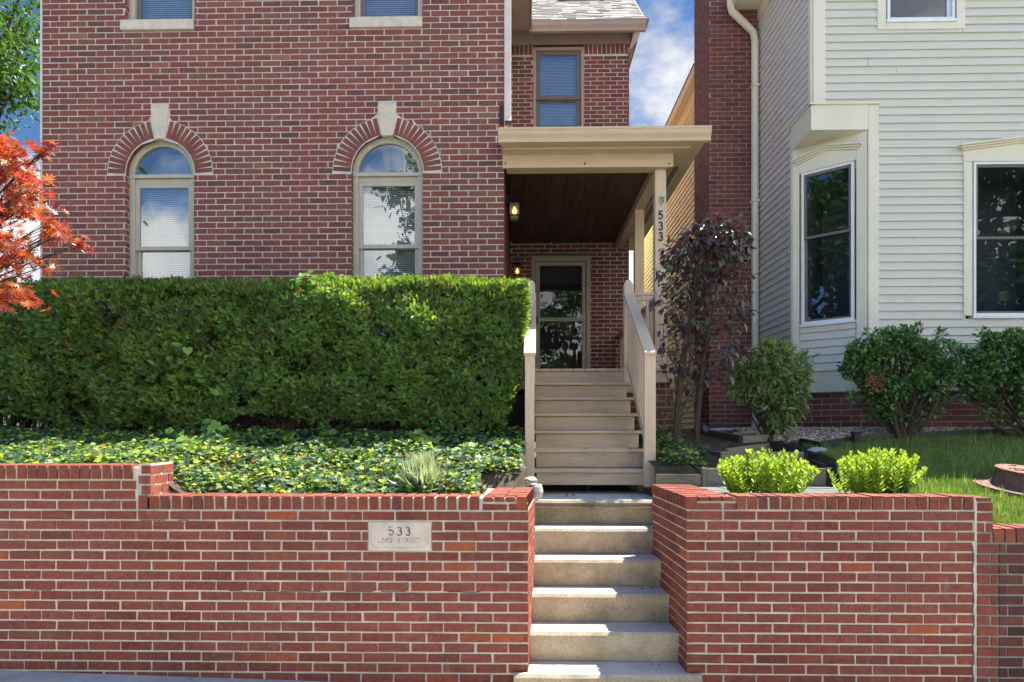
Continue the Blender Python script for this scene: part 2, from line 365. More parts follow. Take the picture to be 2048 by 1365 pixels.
# ================================================================== SETTING
def sheet(name, mat, x0, x1, y0, y1, step, zf, keep=None):
    xs = np.arange(x0, x1 + step * .5, step); ys = np.arange(y0, y1 + step * .5, step)
    m = MB(); m.v = [(x, y, zf(x, y)) for y in ys for x in xs]; n = len(xs)
    for j in range(len(ys) - 1):
        for i in range(n - 1):
            if keep is None or keep((xs[i] + xs[i + 1]) / 2, (ys[j] + ys[j + 1]) / 2):
                m.f.append((j * n + i, j * n + i + 1, (j + 1) * n + i + 1, (j + 1) * n + i))
    return tag(m.build(name, mat, smooth=True), kind='structure')
def SW(X): return -1.84 - .026 * X                      # the pavement falls gently to the right
m = MB(); m.add([(-400, -400, -2.6), (400, -400, -2.6), (400, 600, -2.6), (-400, 600, -2.6)], [(0, 1, 2, 3)])
tag(m.build('ground', M['lawn soil']), kind='structure')
m = MB(); m.add([(-20, 2.6, SW(-20)), (20, 2.6, SW(20)), (20, 5.0, SW(20)), (-20, 5.0, SW(-20))], [(0, 1, 2, 3)])
tag(m.build('sidewalk', M['pavement']), kind='structure')
m = MB(); m.add([(-20, 1.2, SW(-20) - .01), (20, 1.2, SW(20) - .01), (20, 2.6, SW(20) - .01), (-20, 2.6, SW(-20) - .01)], [(0, 1, 2, 3)])
tag(m.build('verge', M['lawn soil']), kind='structure')
m = MB(); m.add([(-20, -8, SW(-20) - .15), (20, -8, SW(20) - .15), (20, 1.2, SW(20) - .15), (-20, 1.2, SW(-20) - .15)], [(0, 1, 2, 3)])
tag(m.build('street', M['asphalt']), kind='structure')
m = MB(); m.hexa([(-20, 1.05, SW(-20) - .3), (20, 1.05, SW(20) - .3), (20, 1.2, SW(20) - .3), (-20, 1.2, SW(-20) - .3), (-20, 1.05, SW(-20)), (20, 1.05, SW(20)), (20, 1.2, SW(20)), (-20, 1.2, SW(-20))])
tag(m.build('kerb', M['pavement']), kind='structure')
m = MB(); m.add([(-20, -30, SW(-20)), (20, -30, SW(20)), (20, -8, SW(20)), (-20, -8, SW(-20))], [(0, 1, 2, 3)])
tag(m.build('far_pavement', M['pavement']), kind='structure')
sheet('garden_bed', M['soil'], -12.0, .03, 4.85, 8.25, .12, T)
sheet('back_yard', M['lawn soil'], -14, 14, 8.2, 60, 1.0, lambda x, y: T(-1 if x < .6 else 5, y) - .02)
sheet('stair_bed', M['soil'], .0, 1.25, 5.8, 8.3, .25, lambda x, y: -.70)
EDGE = [ghit(px, py) for px, py in ((1588, 915), (1600, 908), (1640, 898), (1690, 888), (1760, 881), (1830, 877), (1930, 873), (2048, 869), (2300, 864))]
def edgeY(X):
    if X <= EDGE[0][0]: return 99
    for a, b in zip(EDGE, EDGE[1:]):
        if a[0] <= X <= b[0]: return a[1] + (b[1] - a[1]) * (X - a[0]) / (b[0] - a[0])
    return EDGE[-1][1]
def is_lawn(x, y): return (x > 2.95 and y < edgeY(x)) or (2.75 < x <= 3.2 and y < 5.9)
sheet('flower_bed', M['soil'], 1.2, 12, 4.83, 8.25, .07, T, lambda x, y: not is_lawn(x, y))
sheet('lawn', M['lawn soil'], 1.2, 12, 4.83, 8.25, .07, lambda x, y: T(x, y) - .001, is_lawn)

# ================================================================== BRICKWORK
def jit(a): return R.uniform(-a, a)
def bquad(mb, fr, p4, o, depth, j=.0018):
    O, u, n = fr
    def P(a, b, oo): return (O[0] + u[0] * a + n[0] * oo, O[1] + u[1] * a + n[1] * oo, O[2] + b)
    oo = o + jit(.0012)
    pp = [(a + jit(j), b + jit(j)) for a, b in p4]
    vs = [P(a, b, oo) for a, b in pp] + [P(a, b, o - depth) for a, b in pp]
    mb.add(vs, [(0, 1, 2, 3), (1, 0, 4, 5), (2, 1, 5, 6), (3, 2, 6, 7), (0, 3, 7, 4)])
def complement(a0, a1, ex):
    segs = [(a0, a0, a1, a1)]      # (left bottom, left top, right bottom, right top)
    for (l0, r0, l1, r1) in ex:    # excluded: bottom l0..r0, top l1..r1
        ns = []
        for (lb, lt, rb, rt) in segs:
            if r0 <= lb and r1 <= lt or l0 >= rb and l1 >= rt: ns.append((lb, lt, rb, rt)); continue
            ns.append((lb, lt, min(rb, l0), min(rt, l1))); ns.append((max(lb, r0), max(lt, r1), rb, rt))
        segs = [s for s in ns if s[2] - s[0] > .004 or s[3] - s[1] > .004]
    return segs
def brick_rows(B, Mo, fr, a0, a1, z0, z1, ch, bl, jt, ex=None, exm=None, depth=.02, phase=0, slope=0, rec=.004):
    ex = ex or (lambda b, t: []); exm = exm or ex
    nrow = int(round((z1 - z0) / ch))
    O, u, n = fr
    for r in range(nrow):
        b = z0 + r * ch; t = b + ch - jt
        off = ((r + phase) % 2) * bl / 2 + jit(.006)
        for (lb, lt, rb, rt) in complement(a0, a1, ex(b, t)):
            k = math.floor((min(lb, lt) - off) / bl); x = off + k * bl
            while x < max(rb, rt):
                c0, c1 = x + jt / 2 + jit(.003), x + bl - jt / 2 + jit(.003)
                qb0, qb1 = max(c0, lb), min(c1, rb); qt0, qt1 = max(c0, lt), min(c1, rt)
                if qb1 - qb0 > .02 or qt1 - qt0 > .02:
                    if qb1 < qb0: qb0 = qb1 = (qb0 + qb1) / 2
                    if qt1 < qt0: qt0 = qt1 = (qt0 + qt1) / 2
                    s = lambda a: slope * a
                    bquad(B, fr, [(qb0, b + s(qb0)), (qb1, b + s(qb1)), (qt1, t + s(qt1)), (qt0, t + s(qt0))], 0, depth)
                x += bl
        if Mo is not None:
            b2, t2 = b, t + jt
            for (lb, lt, rb, rt) in complement(a0, a1, exm(b2, t2)):
                P = lambda a, bb: (O[0] + u[0] * a - n[0] * rec, O[1] + u[1] * a - n[1] * rec, O[2] + bb + slope * a)
                Mo.add([P(lb, b2), P(rb, b2), P(rt, t2), P(lt, t2)], [(0, 1, 2, 3)])
def rect_ex(rects):
    def f(b, t):
        return [(l, r, l, r) for (l, r, zb, zt) in rects if b < zt - .012 and t > zb + .012]
    return f
def arch_ex(c, zs, r, zb):
    def f(b, t):
        if t <= zb or b >= zs + r: return []
        def w(z): return r if z <= zs else math.sqrt(max(0, r * r - (z - zs) ** 2))
        return [(c - w(b), c + w(b), c - w(t), c + w(t))]
    return f

# ================================================================== MAIN HOUSE
HY = 8.1
FRONT = ((0, HY, 0), (1, 0, 0), (0, -1, 0))
HX0, HX1 = wx(85, HY), wx(1008, HY)
EAVE = 6.9
house = thing('brick_house', 'dark red brick two-storey house with arched windows and limestone keystones', 'house', ((HX0 + HX1) / 2, 11, -.05))
W1 = dict(c=(wx(250.5, HY) + wx(389, HY)) / 2, zs=wz(347, 320, HY)); W2 = dict(c=(wx(702.5, HY) + wx(846, HY)) / 2, zs=wz(343, 774, HY))
for w, h in ((W1, .435), (W2, .448)): w['r'] = h; w['zb'] = 1.25
CH, BL, JT = .0751, .2355, .0138
RO = .243
UPW = [(wx(251, HY), wx(389, HY), wz(42, 320, HY), wz(42, 320, HY) + 1.45), (wx(706, HY), wx(845, HY), wz(36, 775, HY), wz(36, 775, HY) + 1.45)]
SILL = [(wx(243, HY), wx(388, HY), wz(62, 316, HY), wz(42, 316, HY)), (wx(700, HY), wx(845, HY), wz(57, 772, HY), wz(37, 772, HY))]
KEY = [(W['c'], W['zs'] + W['r'], w) for W, w in ((W1, 0), (W2, 1))]
def house_ex(ring):
    def f(b, t):
        e = []
        for w in (W1, W2):
            e += arch_ex(w['c'], w['zs'], w['r'] + (RO if ring else 0), w['zs'] - (.0 if ring else 99))(b, t) if b > w['zs'] - .03 else []
            if w['zb'] < t and b <= w['zs'] - .03: e.append((w['c'] - w['r'], w['c'] + w['r']) * 2)
            if ring:
                zk = w['zs'] + w['r'] + .39
                if b > w['zs'] + w['r'] and b < zk - .01: e.append((w['c'] - .118, w['c'] + .118) * 2)
        for (l, r, zb, zt) in UPW + SILL:
            if b < zt - .012 and t > zb + .012: e.append((l, r, l, r))
        return e
    return f
B, Mo = MB(), MB()
brick_rows(B, Mo, FRONT, HX0, HX1, -.25, 6.9, CH, BL, JT, house_ex(True), house_ex(False), depth=.02)
for w in (W1, W2):         # radial arch bricks
    c, zs, r = w['c'], w['zs'], w['r']; nb = 27
    for i in range(nb):
        th = math.pi * (i + .5) / nb
        if abs(th - math.pi / 2) < .20: continue
        hw = .0265; er = (math.cos(th), math.sin(th)); et = (-er[1], er[0])
        q = [(c + er[0] * rr + et[0] * s * hw, zs + er[1] * rr + et[1] * s * hw) for rr, s in ((r + .012, 1), (r + .012, -1), (r + RO - .012, -1), (r + RO - .012, 1))]
        bquad(B, FRONT, q, .0, .10, .002)
    for i in range(24):    # mortar in the soffit of the arch
        t0, t1 = math.pi * i / 24, math.pi * (i + 1) / 24
        P = lambda t, y: (c + math.cos(t) * (r + .016), y, zs + math.sin(t) * (r + .016))
        Mo.add([P(t0, HY + .006), P(t1, HY + .006), P(t1, HY + .13), P(t0, HY + .13)], [(0, 1, 2, 3)])
    for s in (-1, 1):      # brick reveals
        fr = ((c + s * r, HY, 0), (0, 1, 0), (-s, 0, 0))
        brick_rows(B, Mo, fr, 0.0, .11, 1.25, zs - .02, CH, .118, JT, depth=.012, rec=.004)
for (l, r, zb, zt) in UPW:
    for X, s in ((l, 1), (r, -1)):
        brick_rows(B, Mo, ((X, HY, 0), (0, 1, 0), (s, 0, 0)), 0, .11, zb, zt, CH, .118, JT, depth=.012, rec=.004)
SIDE = ((HX1, HY, 0), (0, 1, 0), (1, 0, 0))
brick_rows(B, Mo, SIDE, 0.0, 3.6, -.25, 6.9, CH, BL, JT, depth=.02, phase=1)
# wing behind the porch
WY = 11.7
WING = ((0, WY, 0), (1, 0, 0), (0, -1, 0)); WX1 = wx(1258, WY)
DOOR = (wx(1063, WY), wx(1181, WY), .70, wz(513, 1120, WY)); UPD = (wx(1066, WY), wx(1168, WY), wz(262, 1115, WY), wz(95, 1115, WY))
zt = wz(110, 1140, WY); ztop = wz(90, 1140, WY)
brick_rows(B, Mo, WING, HX1, WX1, .62, zt, CH, BL, JT, rect_ex([DOOR, UPD]), depth=.02)
for xa_, xb_ in ((HX1 + .008, UPD[0]), (UPD[1] + .008, WX1)):
    n_ = int(round((xb_ - xa_) / .0775)); w_ = (xb_ - xa_) / n_
    for i in range(n_): bquad(B, WING, [(xa_ + i * w_, zt + .01), (xa_ + (i + 1) * w_ - .013, zt + .01), (xa_ + (i + 1) * w_ - .013, ztop), (xa_ + i * w_, ztop)], 0, .02)
Mo.add([(HX1, WY + .006, zt - .02), (UPD[0], WY + .006, zt - .02), (UPD[0], WY + .006, ztop + .02), (HX1, WY + .006, ztop + .02)], [(0, 1, 2, 3)])
Mo.add([(UPD[1], WY + .006, zt - .02), (WX1, WY + .006, zt - .02), (WX1, WY + .006, ztop + .02), (UPD[1], WY + .006, ztop + .02)], [(0, 1, 2, 3)])
brick_rows(B, Mo, ((WX1, WY, 0), (0, 1, 0), (1, 0, 0)), 0, 3, -.3, ztop, CH, BL, JT, depth=.02)
wall = B.build('wall', M['house brick'], house)
Mo.box(HX0, HX0 + .02, HY + .02, 14, -.3, 6.9)
Mo.build('mortar', M['house mortar'], wall)
# backing walls so no light leaks through
m = MB(); m.box(HX0 + .03, HX1 - .03, 13.9, 14, -.3, 6.9); m.box(HX0 + .03, WX1 - .03, 14.8, 14.9, -.3, 6.9); m.build('back_wall', M['house mortar'], house)
m = MB(); m.box(.2, WX1 - .02, 14.92, 20.5, -.3, 6.9); m.build('bounce_block', M['cream trim'], house)  # unseen pale block, added to bounce sunlight onto the yellow house

# windows -----------------------------------------------------------
def blind(mb, fr, a0, a1, b0, b1, o, pitch=.027):
    z = b0
    while z < b1 - .01:
        O, u, n = fr
        P = lambda a, b, oo: (O[0] + u[0] * a + n[0] * oo, O[1] + u[1] * a + n[1] * oo, O[2] + b)
        mb.add([P(a0, z, o + .004), P(a1, z, o + .004), P(a1, z + pitch * .8, o - .004), P(a0, z + pitch * .8, o - .004)], [(0, 1, 2, 3)]); z += pitch
    for f in (.17, .83):
        a = a0 + (a1 - a0) * f; mb.fbox(fr, a - .002, a + .002, b0, b1, o + .006, o + .009)
def ring_frame(mb, fr, a0, a1, b0, b1, w, o0, o1):
    mb.fbox(fr, a0, a0 + w, b0, b1, o0, o1); mb.fbox(fr, a1 - w, a1, b0, b1, o0, o1)
    mb.fbox(fr, a0 + w, a1 - w, b0, b0 + w, o0, o1); mb.fbox(fr, a0 + w, a1 - w, b1 - w, b1, o0, o1)
def pane(fr, a0, a1, b0, b1, o, mat, parent, pts=None):
    mb = MB(); O, u, n = fr
    pts = pts or [(a0, b0), (a1, b0), (a1, b1), (a0, b1)]
    mb.add([(O[0] + u[0] * a + n[0] * o, O[1] + u[1] * a + n[1] * o, O[2] + b) for a, b in pts], [tuple(range(len(pts)))])
    return mb.build('pane', M[mat], parent)
def room(fr, a0, a1, b0, b1, o, d, parent):
    O, u, n = fr; mb = MB()
    P = lambda a, b, oo: (O[0] + u[0] * a + n[0] * oo, O[1] + u[1] * a + n[1] * oo, O[2] + b)
    v = [P(a0, b0, o), P(a1, b0, o), P(a1, b1, o), P(a0, b1, o), P(a0, b0, o - d), P(a1, b0, o - d), P(a1, b1, o - d), P(a0, b1, o - d)]
    mb.add(v, [(4, 5, 6, 7), (0, 1, 5, 4), (1, 2, 6, 5), (2, 3, 7, 6), (3, 0, 4, 7)]); return mb.build('interior', M['dark interior'], parent)
def sash_pair(fr, a0, a1, b0, b1, mid, mb, parent, gl, fw, o, blindmat=True):
    # upper sash in front of the lower one
    ring_frame(mb, fr, a0, a1, mid - .025, b1, fw, o - .03, o); ring_frame(mb, fr, a0, a1, b0, mid + .022, fw, o - .065, o - .033)
    pane(fr, a0 + fw * .8, a1 - fw * .8, mid, b1 - fw * .8, o - .016, gl, parent); pane(fr, a0 + fw * .8, a1 - fw * .8, b0 + fw * .8, mid, o - .05, gl, parent)
    if blindmat:
        bb = MB(); blind(bb, fr, a0 + .02, a1 - .02, b0, b1, o - .10); bb.build('blind', M['blind'], parent)
    room(fr, a0 - .0, a1 + .0, b0, b1, o - .07, .7, parent)
for w, tr_y, mid_y, px in ((W1, 352, 493, 320), (W2, 348, 489, 774)):
    c, zs, r, zb = w['c'], w['zs'], w['r'], w['zb']; mb = MB(); O_ = -.075
    for s in (-1, 1):
        mb.fbox(FRONT, min(c + s * r, c + s * (r - .07)), max(c + s * r, c + s * (r - .07)), zb, zs, O_ - .07, O_)
    n_ = 28
    for i in range(n_):
        t0, t1 = math.pi * i / n_, math.pi * (i + 1) / n_
        q = [(c + math.cos(t) * rr, zs + math.sin(t) * rr) for t, rr in ((t0, r - .065), (t0, r + .012), (t1, r + .012), (t1, r - .065))]
        mb.fprism(FRONT, q, O_ - .07, O_)
    mb.fbox(FRONT, c - r, c + r, zs - .035, zs + .012, O_ - .06, O_ + .014)
    mb.fbox(FRONT, c - r + .07, c + r - .07, zs - .10, zs - .035, O_ - .07, O_ - .02)
    win = mb.build('window', M['window paint'], house, bevel=.004)
    sb = MB(); mid = wz(mid_y, px, HY)
    sash_pair(FRONT, c - r + .07, c + r - .07, zb + .05, zs - .10, mid, sb, win, 'glass', .05, O_ - .02)
    sb.build('sash', M['window paint'], win, bevel=.003)
    pts = [(c + math.cos(math.pi * i / 24) * (r - .055), zs + .01 + math.sin(math.pi * i / 24) * (r - .055)) for i in range(25)]
    pane(FRONT, 0, 0, 0, 0, O_ - .03, 'glass', win, pts)
    bk = MB(); bk.fprism(FRONT, pts, O_ - .30, O_ - .28); bk.build('curtain', M['blind'], win)
    mb = MB(); mb.fbox(FRONT, c - r - .04, c + r + .04, zb - .12, zb, -.10, .03); mb.build('window_sill', M['limestone'], house, bevel=.006)
    # keystone
    zk0, zk1 = zs + r - .005, zs + r + .385
    mb = MB(); kx = .02 if w is W1 else .0
    mb.fprism(FRONT, [(c - .068, zk0), (c + .068, zk0), (c + .118, zk1), (c - .118, zk1)], -.08, .012)
    mb.build('keystone', M['limestone'], house, bevel=.006)
for (l, r, zb, zt), (sl, sr, s0, s1) in zip(UPW, SILL):
    mb = MB(); ring_frame(mb, FRONT, l, r, zb, zt, .07, -.15, -.075); win = mb.build('window', M['window paint'], house, bevel=.004)
    sb = MB(); sash_pair(FRONT, l + .07, r - .07, zb + .0, zt - .07, zb + .7, sb, win, 'glass', .05, -.095); sb.build('sash', M['dark window paint'], win, bevel=.003)
    mb = MB(); mb.fbox(FRONT, sl, sr, s0, s1, -.11, .035); mb.build('window_sill', M['limestone'], house, bevel=.006)
# upper wing window
l, r, zb, zt_ = UPD
mb = MB(); ring_frame(mb, WING, l, r, zb, zt_, .055, -.10, .012); win = mb.build('window', M['taupe gutter'], house, bevel=.004)
sb = MB(); sash_pair(WING, l + .055, r - .055, zb + .05, zt_ - .055, wz(196, 1115, WY), sb, win, 'glass', .075, -.02); sb.build('sash', M['dark window paint'], win, bevel=.003)
# door
l, r, zb, zt_ = DOOR
mb = MB(); mb.fbox(WING, l, l + .075, zb, zt_, -.08, .03); mb.fbox(WING, r - .075, r, zb, zt_, -.08, .03); mb.fbox(WING, l + .075, r - .075, zt_ - .09, zt_, -.08, .03)
door = mb.build('door', M['window paint'], house, bevel=.006)
mb = MB(); ring_frame(mb, WING, l + .08, r - .08, zb, zt_ - .095, .07, -.05, -.01)
zm = wz(639, 1120, WY); mb.fbox(WING, l + .15, r - .15, zm - .035, zm + .035, -.05, -.01); mb.build('storm_door', M['window paint'], door, bevel=.005)
pane(WING, l + .15, r - .15, zm + .03, zt_ - .16, -.03, 'door glass', door); pane(WING, l + .15, r - .15, zb + .06, zm - .03, -.03, 'door glass', door)
room(WING, l + .08, r - .08, zb, zt_ - .1, -.06, .25, door)
mb = MB(); mb.fbox(WING, l + .092, l + .112, zm - .09, zm + .05, -.01, .035); mb.build('handle', M['black iron'], door, bevel=.004)
mb = MB(); mb.fbox(WING, l - .05, r + .05, zt_ + .004, zt_ + .05, -.02, .02); mb.build('lintel', M['dark window paint'], house)
# eaves, roofs, gutters
GX1 = wx(1293, 11.3)
mb = MB(); mb.fbox(WING, HX1, WX1 + .02, ztop + .004, 7.13, -.02, .03); mb.box(HX1, WX1 + .3, 11.36, WY, 7.13, 7.15); mb.build('soffit', M['taupe gutter'], house)
gz0, gz1 = wz(58, 1180, 11.3), wz(38, 1180, 11.3)
def gutter_profile(mb, p, q, z0, z1, outv, d=.12):
    # K-style gutter: ogee front, running from p to q
    h = z1 - z0; prof = [(0, z0), (d * .55, z0), (d * .62, z0 + h * .25), (d * .86, z0 + h * .52), (d * .95, z0 + h * .82), (d, z0 + h * .84), (d, z1), (d * .93, z1), (0, z1 - .01)]
    k = len(prof); P = lambda e, t: (e[0] + outv[0] * t[0], e[1] + outv[1] * t[0], t[1])
    mb.add([P(p, t) for t in prof] + [P(q, t) for t in prof], [tuple(range(k)), tuple(range(2 * k - 1, k - 1, -1))] + [(i, k + i, k + (i + 1) % k, (i + 1) % k) for i in range(k)])
mb = MB(); gutter_profile(mb, (wx(1059, 11.3), 11.42), (GX1, 11.42), gz0, gz1, (0, -1)); mb.build('gutter', M['taupe gutter'], house)
SB = MB()
rz0, ry0, rz1, ry1 = gz1 + .02, 11.34, 8.30, 12.60
nr = 13
for i in range(nr):
    f0, f1 = i / nr, (i + 1.08) / nr; x = wx(1059, 11.3) - .2 - R.random() * .2
    xr = GX1 - .02
    while x < xr:
        wd = R.uniform(.14, .30); x1 = min(x + wd - .004, xr)
        y0, y1, z0, z1 = ry0 + (ry1 - ry0) * f0, ry0 + (ry1 - ry0) * f1, rz0 + (rz1 - rz0) * f0, rz0 + (rz1 - rz0) * f1
        th = .012 + R.choice((0, .008)); drop = R.choice((0, 0, .02))
        SB.hexa([(x, y0 - drop, z0 - drop), (x1, y0 - drop, z0 - drop), (x1, y1, z1 - .01), (x, y1, z1 - .01), (x, y0 - drop, z0 + th - drop), (x1, y0 - drop, z0 + th - drop), (x1, y1, z1), (x, y1, z1)])
        x += wd
roof = SB.build('roof', M['shingle'], house)
mb = MB(); mb.add([(HX1 - 1, ry0, rz0 - .02), (GX1 - .04, ry0, rz0 - .02), (GX1 - .04, ry1, rz1 - .03), (HX1 - 1, ry1, rz1 - .03), (GX1 - .04, ry1 + 1.3, rz0 - .02), (HX1 - 1, ry1 + 1.3, rz0 - .02)], [(0, 1, 2, 3), (3, 2, 4, 5), (1, 4, 2), (0, 3, 5)])
mb.build('roof_deck', M['dark window paint'], roof)
mb = MB(); mb.box(wx(1118, 12.5), wx(1212, 12.5), 12.5, 12.72, 8.275, 8.33); mb.build('ridge_vent', M['black iron'], roof)
mb = MB(); mb.hexa([(WX1 + .03, 11.44, 6.90), (GX1 - .05, 11.44, 7.08), (GX1 - .05, 11.9, 7.08), (WX1 + .03, 11.9, 6.90), (WX1 + .03, 11.44, 7.12), (GX1 - .05, 11.44, 7.12), (GX1 - .05, 11.9, 7.12), (WX1 + .03, 11.9, 7.12)])
mb.box(WX1 + .004, GX1 - .05, 11.44, 13.6, 7.13, 7.15); mb.beam((GX1 - .02, 11.36, gz1 - .06), (GX1 - .02, 12.6, 8.22), .03, .14); mb.build('rake_board', M['taupe gutter'], house)
# side eave of the main block
mb = MB(); ex = wx(1061, 11.3); mb.box(HX1 + .002, ex, HY - .02, 11.40, 6.99, 7.01); mb.box(ex, ex + .02, HY - .02, 11.30, 6.94, 7.16)
mb.box(HX1 + .024, HX1 + .04, HY + .05, 11.36, 6.86, 6.985); mb.build('eave', M['taupe gutter'], house)
mb = MB(); P = [(HX0 - .3, HY - .02, 7.16), (ex + .02, HY - .02, 7.16), (ex + .02, 15, 7.16), (HX0 - .3, 15, 7.16)]
cx = (P[0][0] + P[1][0]) / 2
mb.add(P + [(cx, HY + 2.8, 9.4), (cx, 12.2, 9.4)], [(0, 1, 4), (1, 2, 5, 4), (2, 3, 5), (3, 0, 4, 5), (0, 3, 2, 1)]); mb.build('hip_roof', M['dark window paint'], house)
mb = MB(); mb.box(wx(79.5, HY), HX0 - .004, HY + .0, HY + .06, -.05, 7.1); mb.build('downspout', M['downspout paint'], house, bevel=.008)
mb = MB(); xa, xb = wx(1009, HY - .03), wx(1022, HY - .03); ze = wz(244, 1016, HY)
mb.box(xa, xb, HY - .03, HY + .05, ze + .05, 7.0); mb.hexa([(xa, HY - .06, ze - .02), (xb, HY - .06, ze - .02), (xb, HY + .02, ze - .02), (xa, HY + .02, ze - .02), (xa, HY - .03, ze + .05), (xb, HY - .03, ze + .05), (xb, HY + .05, ze + .05), (xa, HY + .05, ze + .05)])
mb.box(xa - .003, xb + .003, HY - .033, HY + .053, wz(101, 1016, HY), wz(99, 1016, HY))
dsp = mb.build('downspout', M['downspout paint'], house, bevel=.006)
mb = MB(); mb.box(wx(999, HY), wx(1008, HY), HY - .02, HY - .004, wz(250, 1003, HY), wz(213, 1003, HY)); mb.box(xa + .004, xb + .006, HY - .075, HY + .01, ze - .045, ze - .021); mb.build('flashing', M['black iron'], dsp)

# ================================================================== PORCH
porch = thing('front_porch', 'open tan porch with flat roof, two posts and dark plank ceiling', 'porch', (.8, 9.8, -.2))
FLZ = .746; PX1 = 1.845
mb = MB(); x = HX1 + .01
while x < PX1:
    wd = .142; e = R.uniform(-.006, .008)
    mb.box(x, min(x + wd - .005, PX1 + .02), HY - .045 + e, WY - .035, FLZ - .035, FLZ + jit(.0015)); x += wd
mb.build('floor', M['stair paint'], porch, bevel=.004)
mb = MB(); mb.box(HX1 + .02, .05, HY + .02, HY + .06, FLZ - .25, FLZ - .04); mb.box(1.24, PX1, HY - .02, HY + .02, FLZ - .17, FLZ - .04); mb.box(PX1 - .04, PX1, HY + .02, WY - .03, FLZ - .25, FLZ - .04); mb.build('skirt_board', M['stair paint'], porch, bevel=.003)
B, Mo = MB(), MB(); fr = ((0, HY + .03, 0), (1, 0, 0), (0, -1, 0))
brick_rows(B, Mo, fr, 1.28, PX1, -.55, FLZ - .25, CH, BL, JT, depth=.02)
x = 1.29
while x < PX1 - .05: bquad(B, fr, [(x, FLZ - .24), (x + .066, FLZ - .24), (x + .066, FLZ - .18 + .0), (x, FLZ - .18)], 0, .02); x += .078
Mo.add([(1.28, HY + .036, FLZ - .27), (PX1, HY + .036, FLZ - .27), (PX1, HY + .036, FLZ - .17), (1.28, HY + .036, FLZ - .17)], [(0, 1, 2, 3)])
brick_rows(B, Mo, ((PX1, HY + .03, 0), (0, 1, 0), (1, 0, 0)), 0, 3.5, -.55, FLZ - .25, CH, BL, JT, depth=.02)
fd = B.build('foundation', M['neighbour brick'], porch); Mo.build('mortar', M['neighbour mortar'], fd)
HDY = HY - .05; hz0, hz1 = wz(335, 1176, HDY), wz(302, 1176, HDY); hx0, hx1 = wx(1005, HDY), wx(1347, HDY)
mb = MB(); mb.box(hx0, hx1, HDY, HDY + .04, hz0, hz1)
mb.box(HX1 + .03, 1.615, HDY + .04, HDY + .20, hz0 + .002, 3.42); mb.box(1.617, 1.76, HDY + .04, WY - .03, hz0, 3.42)
mb.build('beam', M['tan trim'], porch, bevel=.004)
for px in (1011, 1169.5, 1338):
    mb = MB(); mb.lathe((wx(px, HDY), HDY - .008, wz(328, px, HDY)), [(.008, -.008), (.011, 0), (.008, .008)], 8); mb.build('hook', M['black iron'], porch)
mb = MB(); x = HX1 + .005
while x < 1.60: mb.box(x, min(x + .135, 1.612), HDY + .2, WY - .03, 3.34 + jit(.003), 3.37); x += .137
mb.build('ceiling', M['ceiling stain'], porch, bevel=.003)
GY = 7.68; g0, g1 = wz(279, 1210, GY), wz(253, 1210, GY); gx0, gx1 = wx(996, GY), wx(1424, GY)
mb = MB(); gutter_profile(mb, (gx0, GY + .12), (gx1 - .0, GY + .12), g0, g1, (0, -1)); gutter_profile(mb, (gx1 - .12, GY + .121), (gx1 - .12, WY + .8), g0, g1, (1, 0))
mb.build('gutter', M['tan trim'], porch)
mb = MB(); mb.box(gx0 + .03, gx1 - .12, GY + .12, HDY + .03, g0 + .004, g0 + .02); mb.box(hx1 - .1, gx1 - .12, HDY + .03, WY + .8, g0 + .004, g0 + .02)
mb.box(gx0 + .03, gx1 - .13, GY + .12, GY + .135, g0 + .02, g1 - .02); mb.box(gx0 + .05, hx1 + .16, HDY - .16, HDY - .001, g0 - .02, g0 + .003)
mb.build('soffit', M['tan trim'], porch, bevel=.003)
mb = MB(); mb.box(1.95, 2.0, 8.5, WY, g0 - .012, g0 + .003); mb.box(1.86, 1.875, 8.6, WY, g0 - .01, g0 + .003); mb.build('soffit_vent', M['dark window paint'], porch)
mb = MB(); mb.hexa([(gx0 + .02, GY + .02, g1 - .004), (gx1 - .02, GY + .02, g1 - .004), (gx1 - .02, WY + .8, g1 + .05), (gx0 + .02, WY - .03, g1 + .05), (gx0 + .02, GY + .02, g1 + .008), (gx1 - .02, GY + .02, g1 + .008), (gx1 - .02, WY + .8, g1 + .07), (gx0 + .02, WY - .03, g1 + .07)])
mb.build('roof', M['pale metal'], porch)
for Y in (HY + .03, 9.62):
    mb = MB(); mb.box(1.62, 1.758, Y, Y + .135, FLZ, hz0); mb.build('column', M['rail paint'], porch, bevel=.006)
mb = MB(); mb.box(1.34, 1.618, HY + .04, HY + .08, 1.66, 1.70); mb.box(1.34, 1.618, HY + .045, HY + .075, 1.60, 1.65); mb.box(1.34, 1.618, HY + .045, HY + .075, .84, .90)
mb.box(1.65, 1.74, HY + .17, WY - .03, 1.66, 1.70); mb.box(1.675, 1.715, HY + .17, WY - .03, 1.58, 1.65); mb.box(1.675, 1.715, HY + .17, WY - .03, .84, .90); mb.build('railing', M['rail paint'], porch, bevel=.004)
for i in range(2): mb = MB(); mb.box(1.40 + i * .11, 1.435 + i * .11, HY + .042, HY + .078, .90, 1.60); mb.build('baluster', M['rail paint'], porch)
for i in range(24):
    Y = HY + .27 + i * .135
    if abs(Y - 9.68) < .1: continue
    mb = MB(); mb.box(1.678, 1.712, Y, Y + .034, .90, 1.58); mb.build('baluster', M['rail paint'], porch)

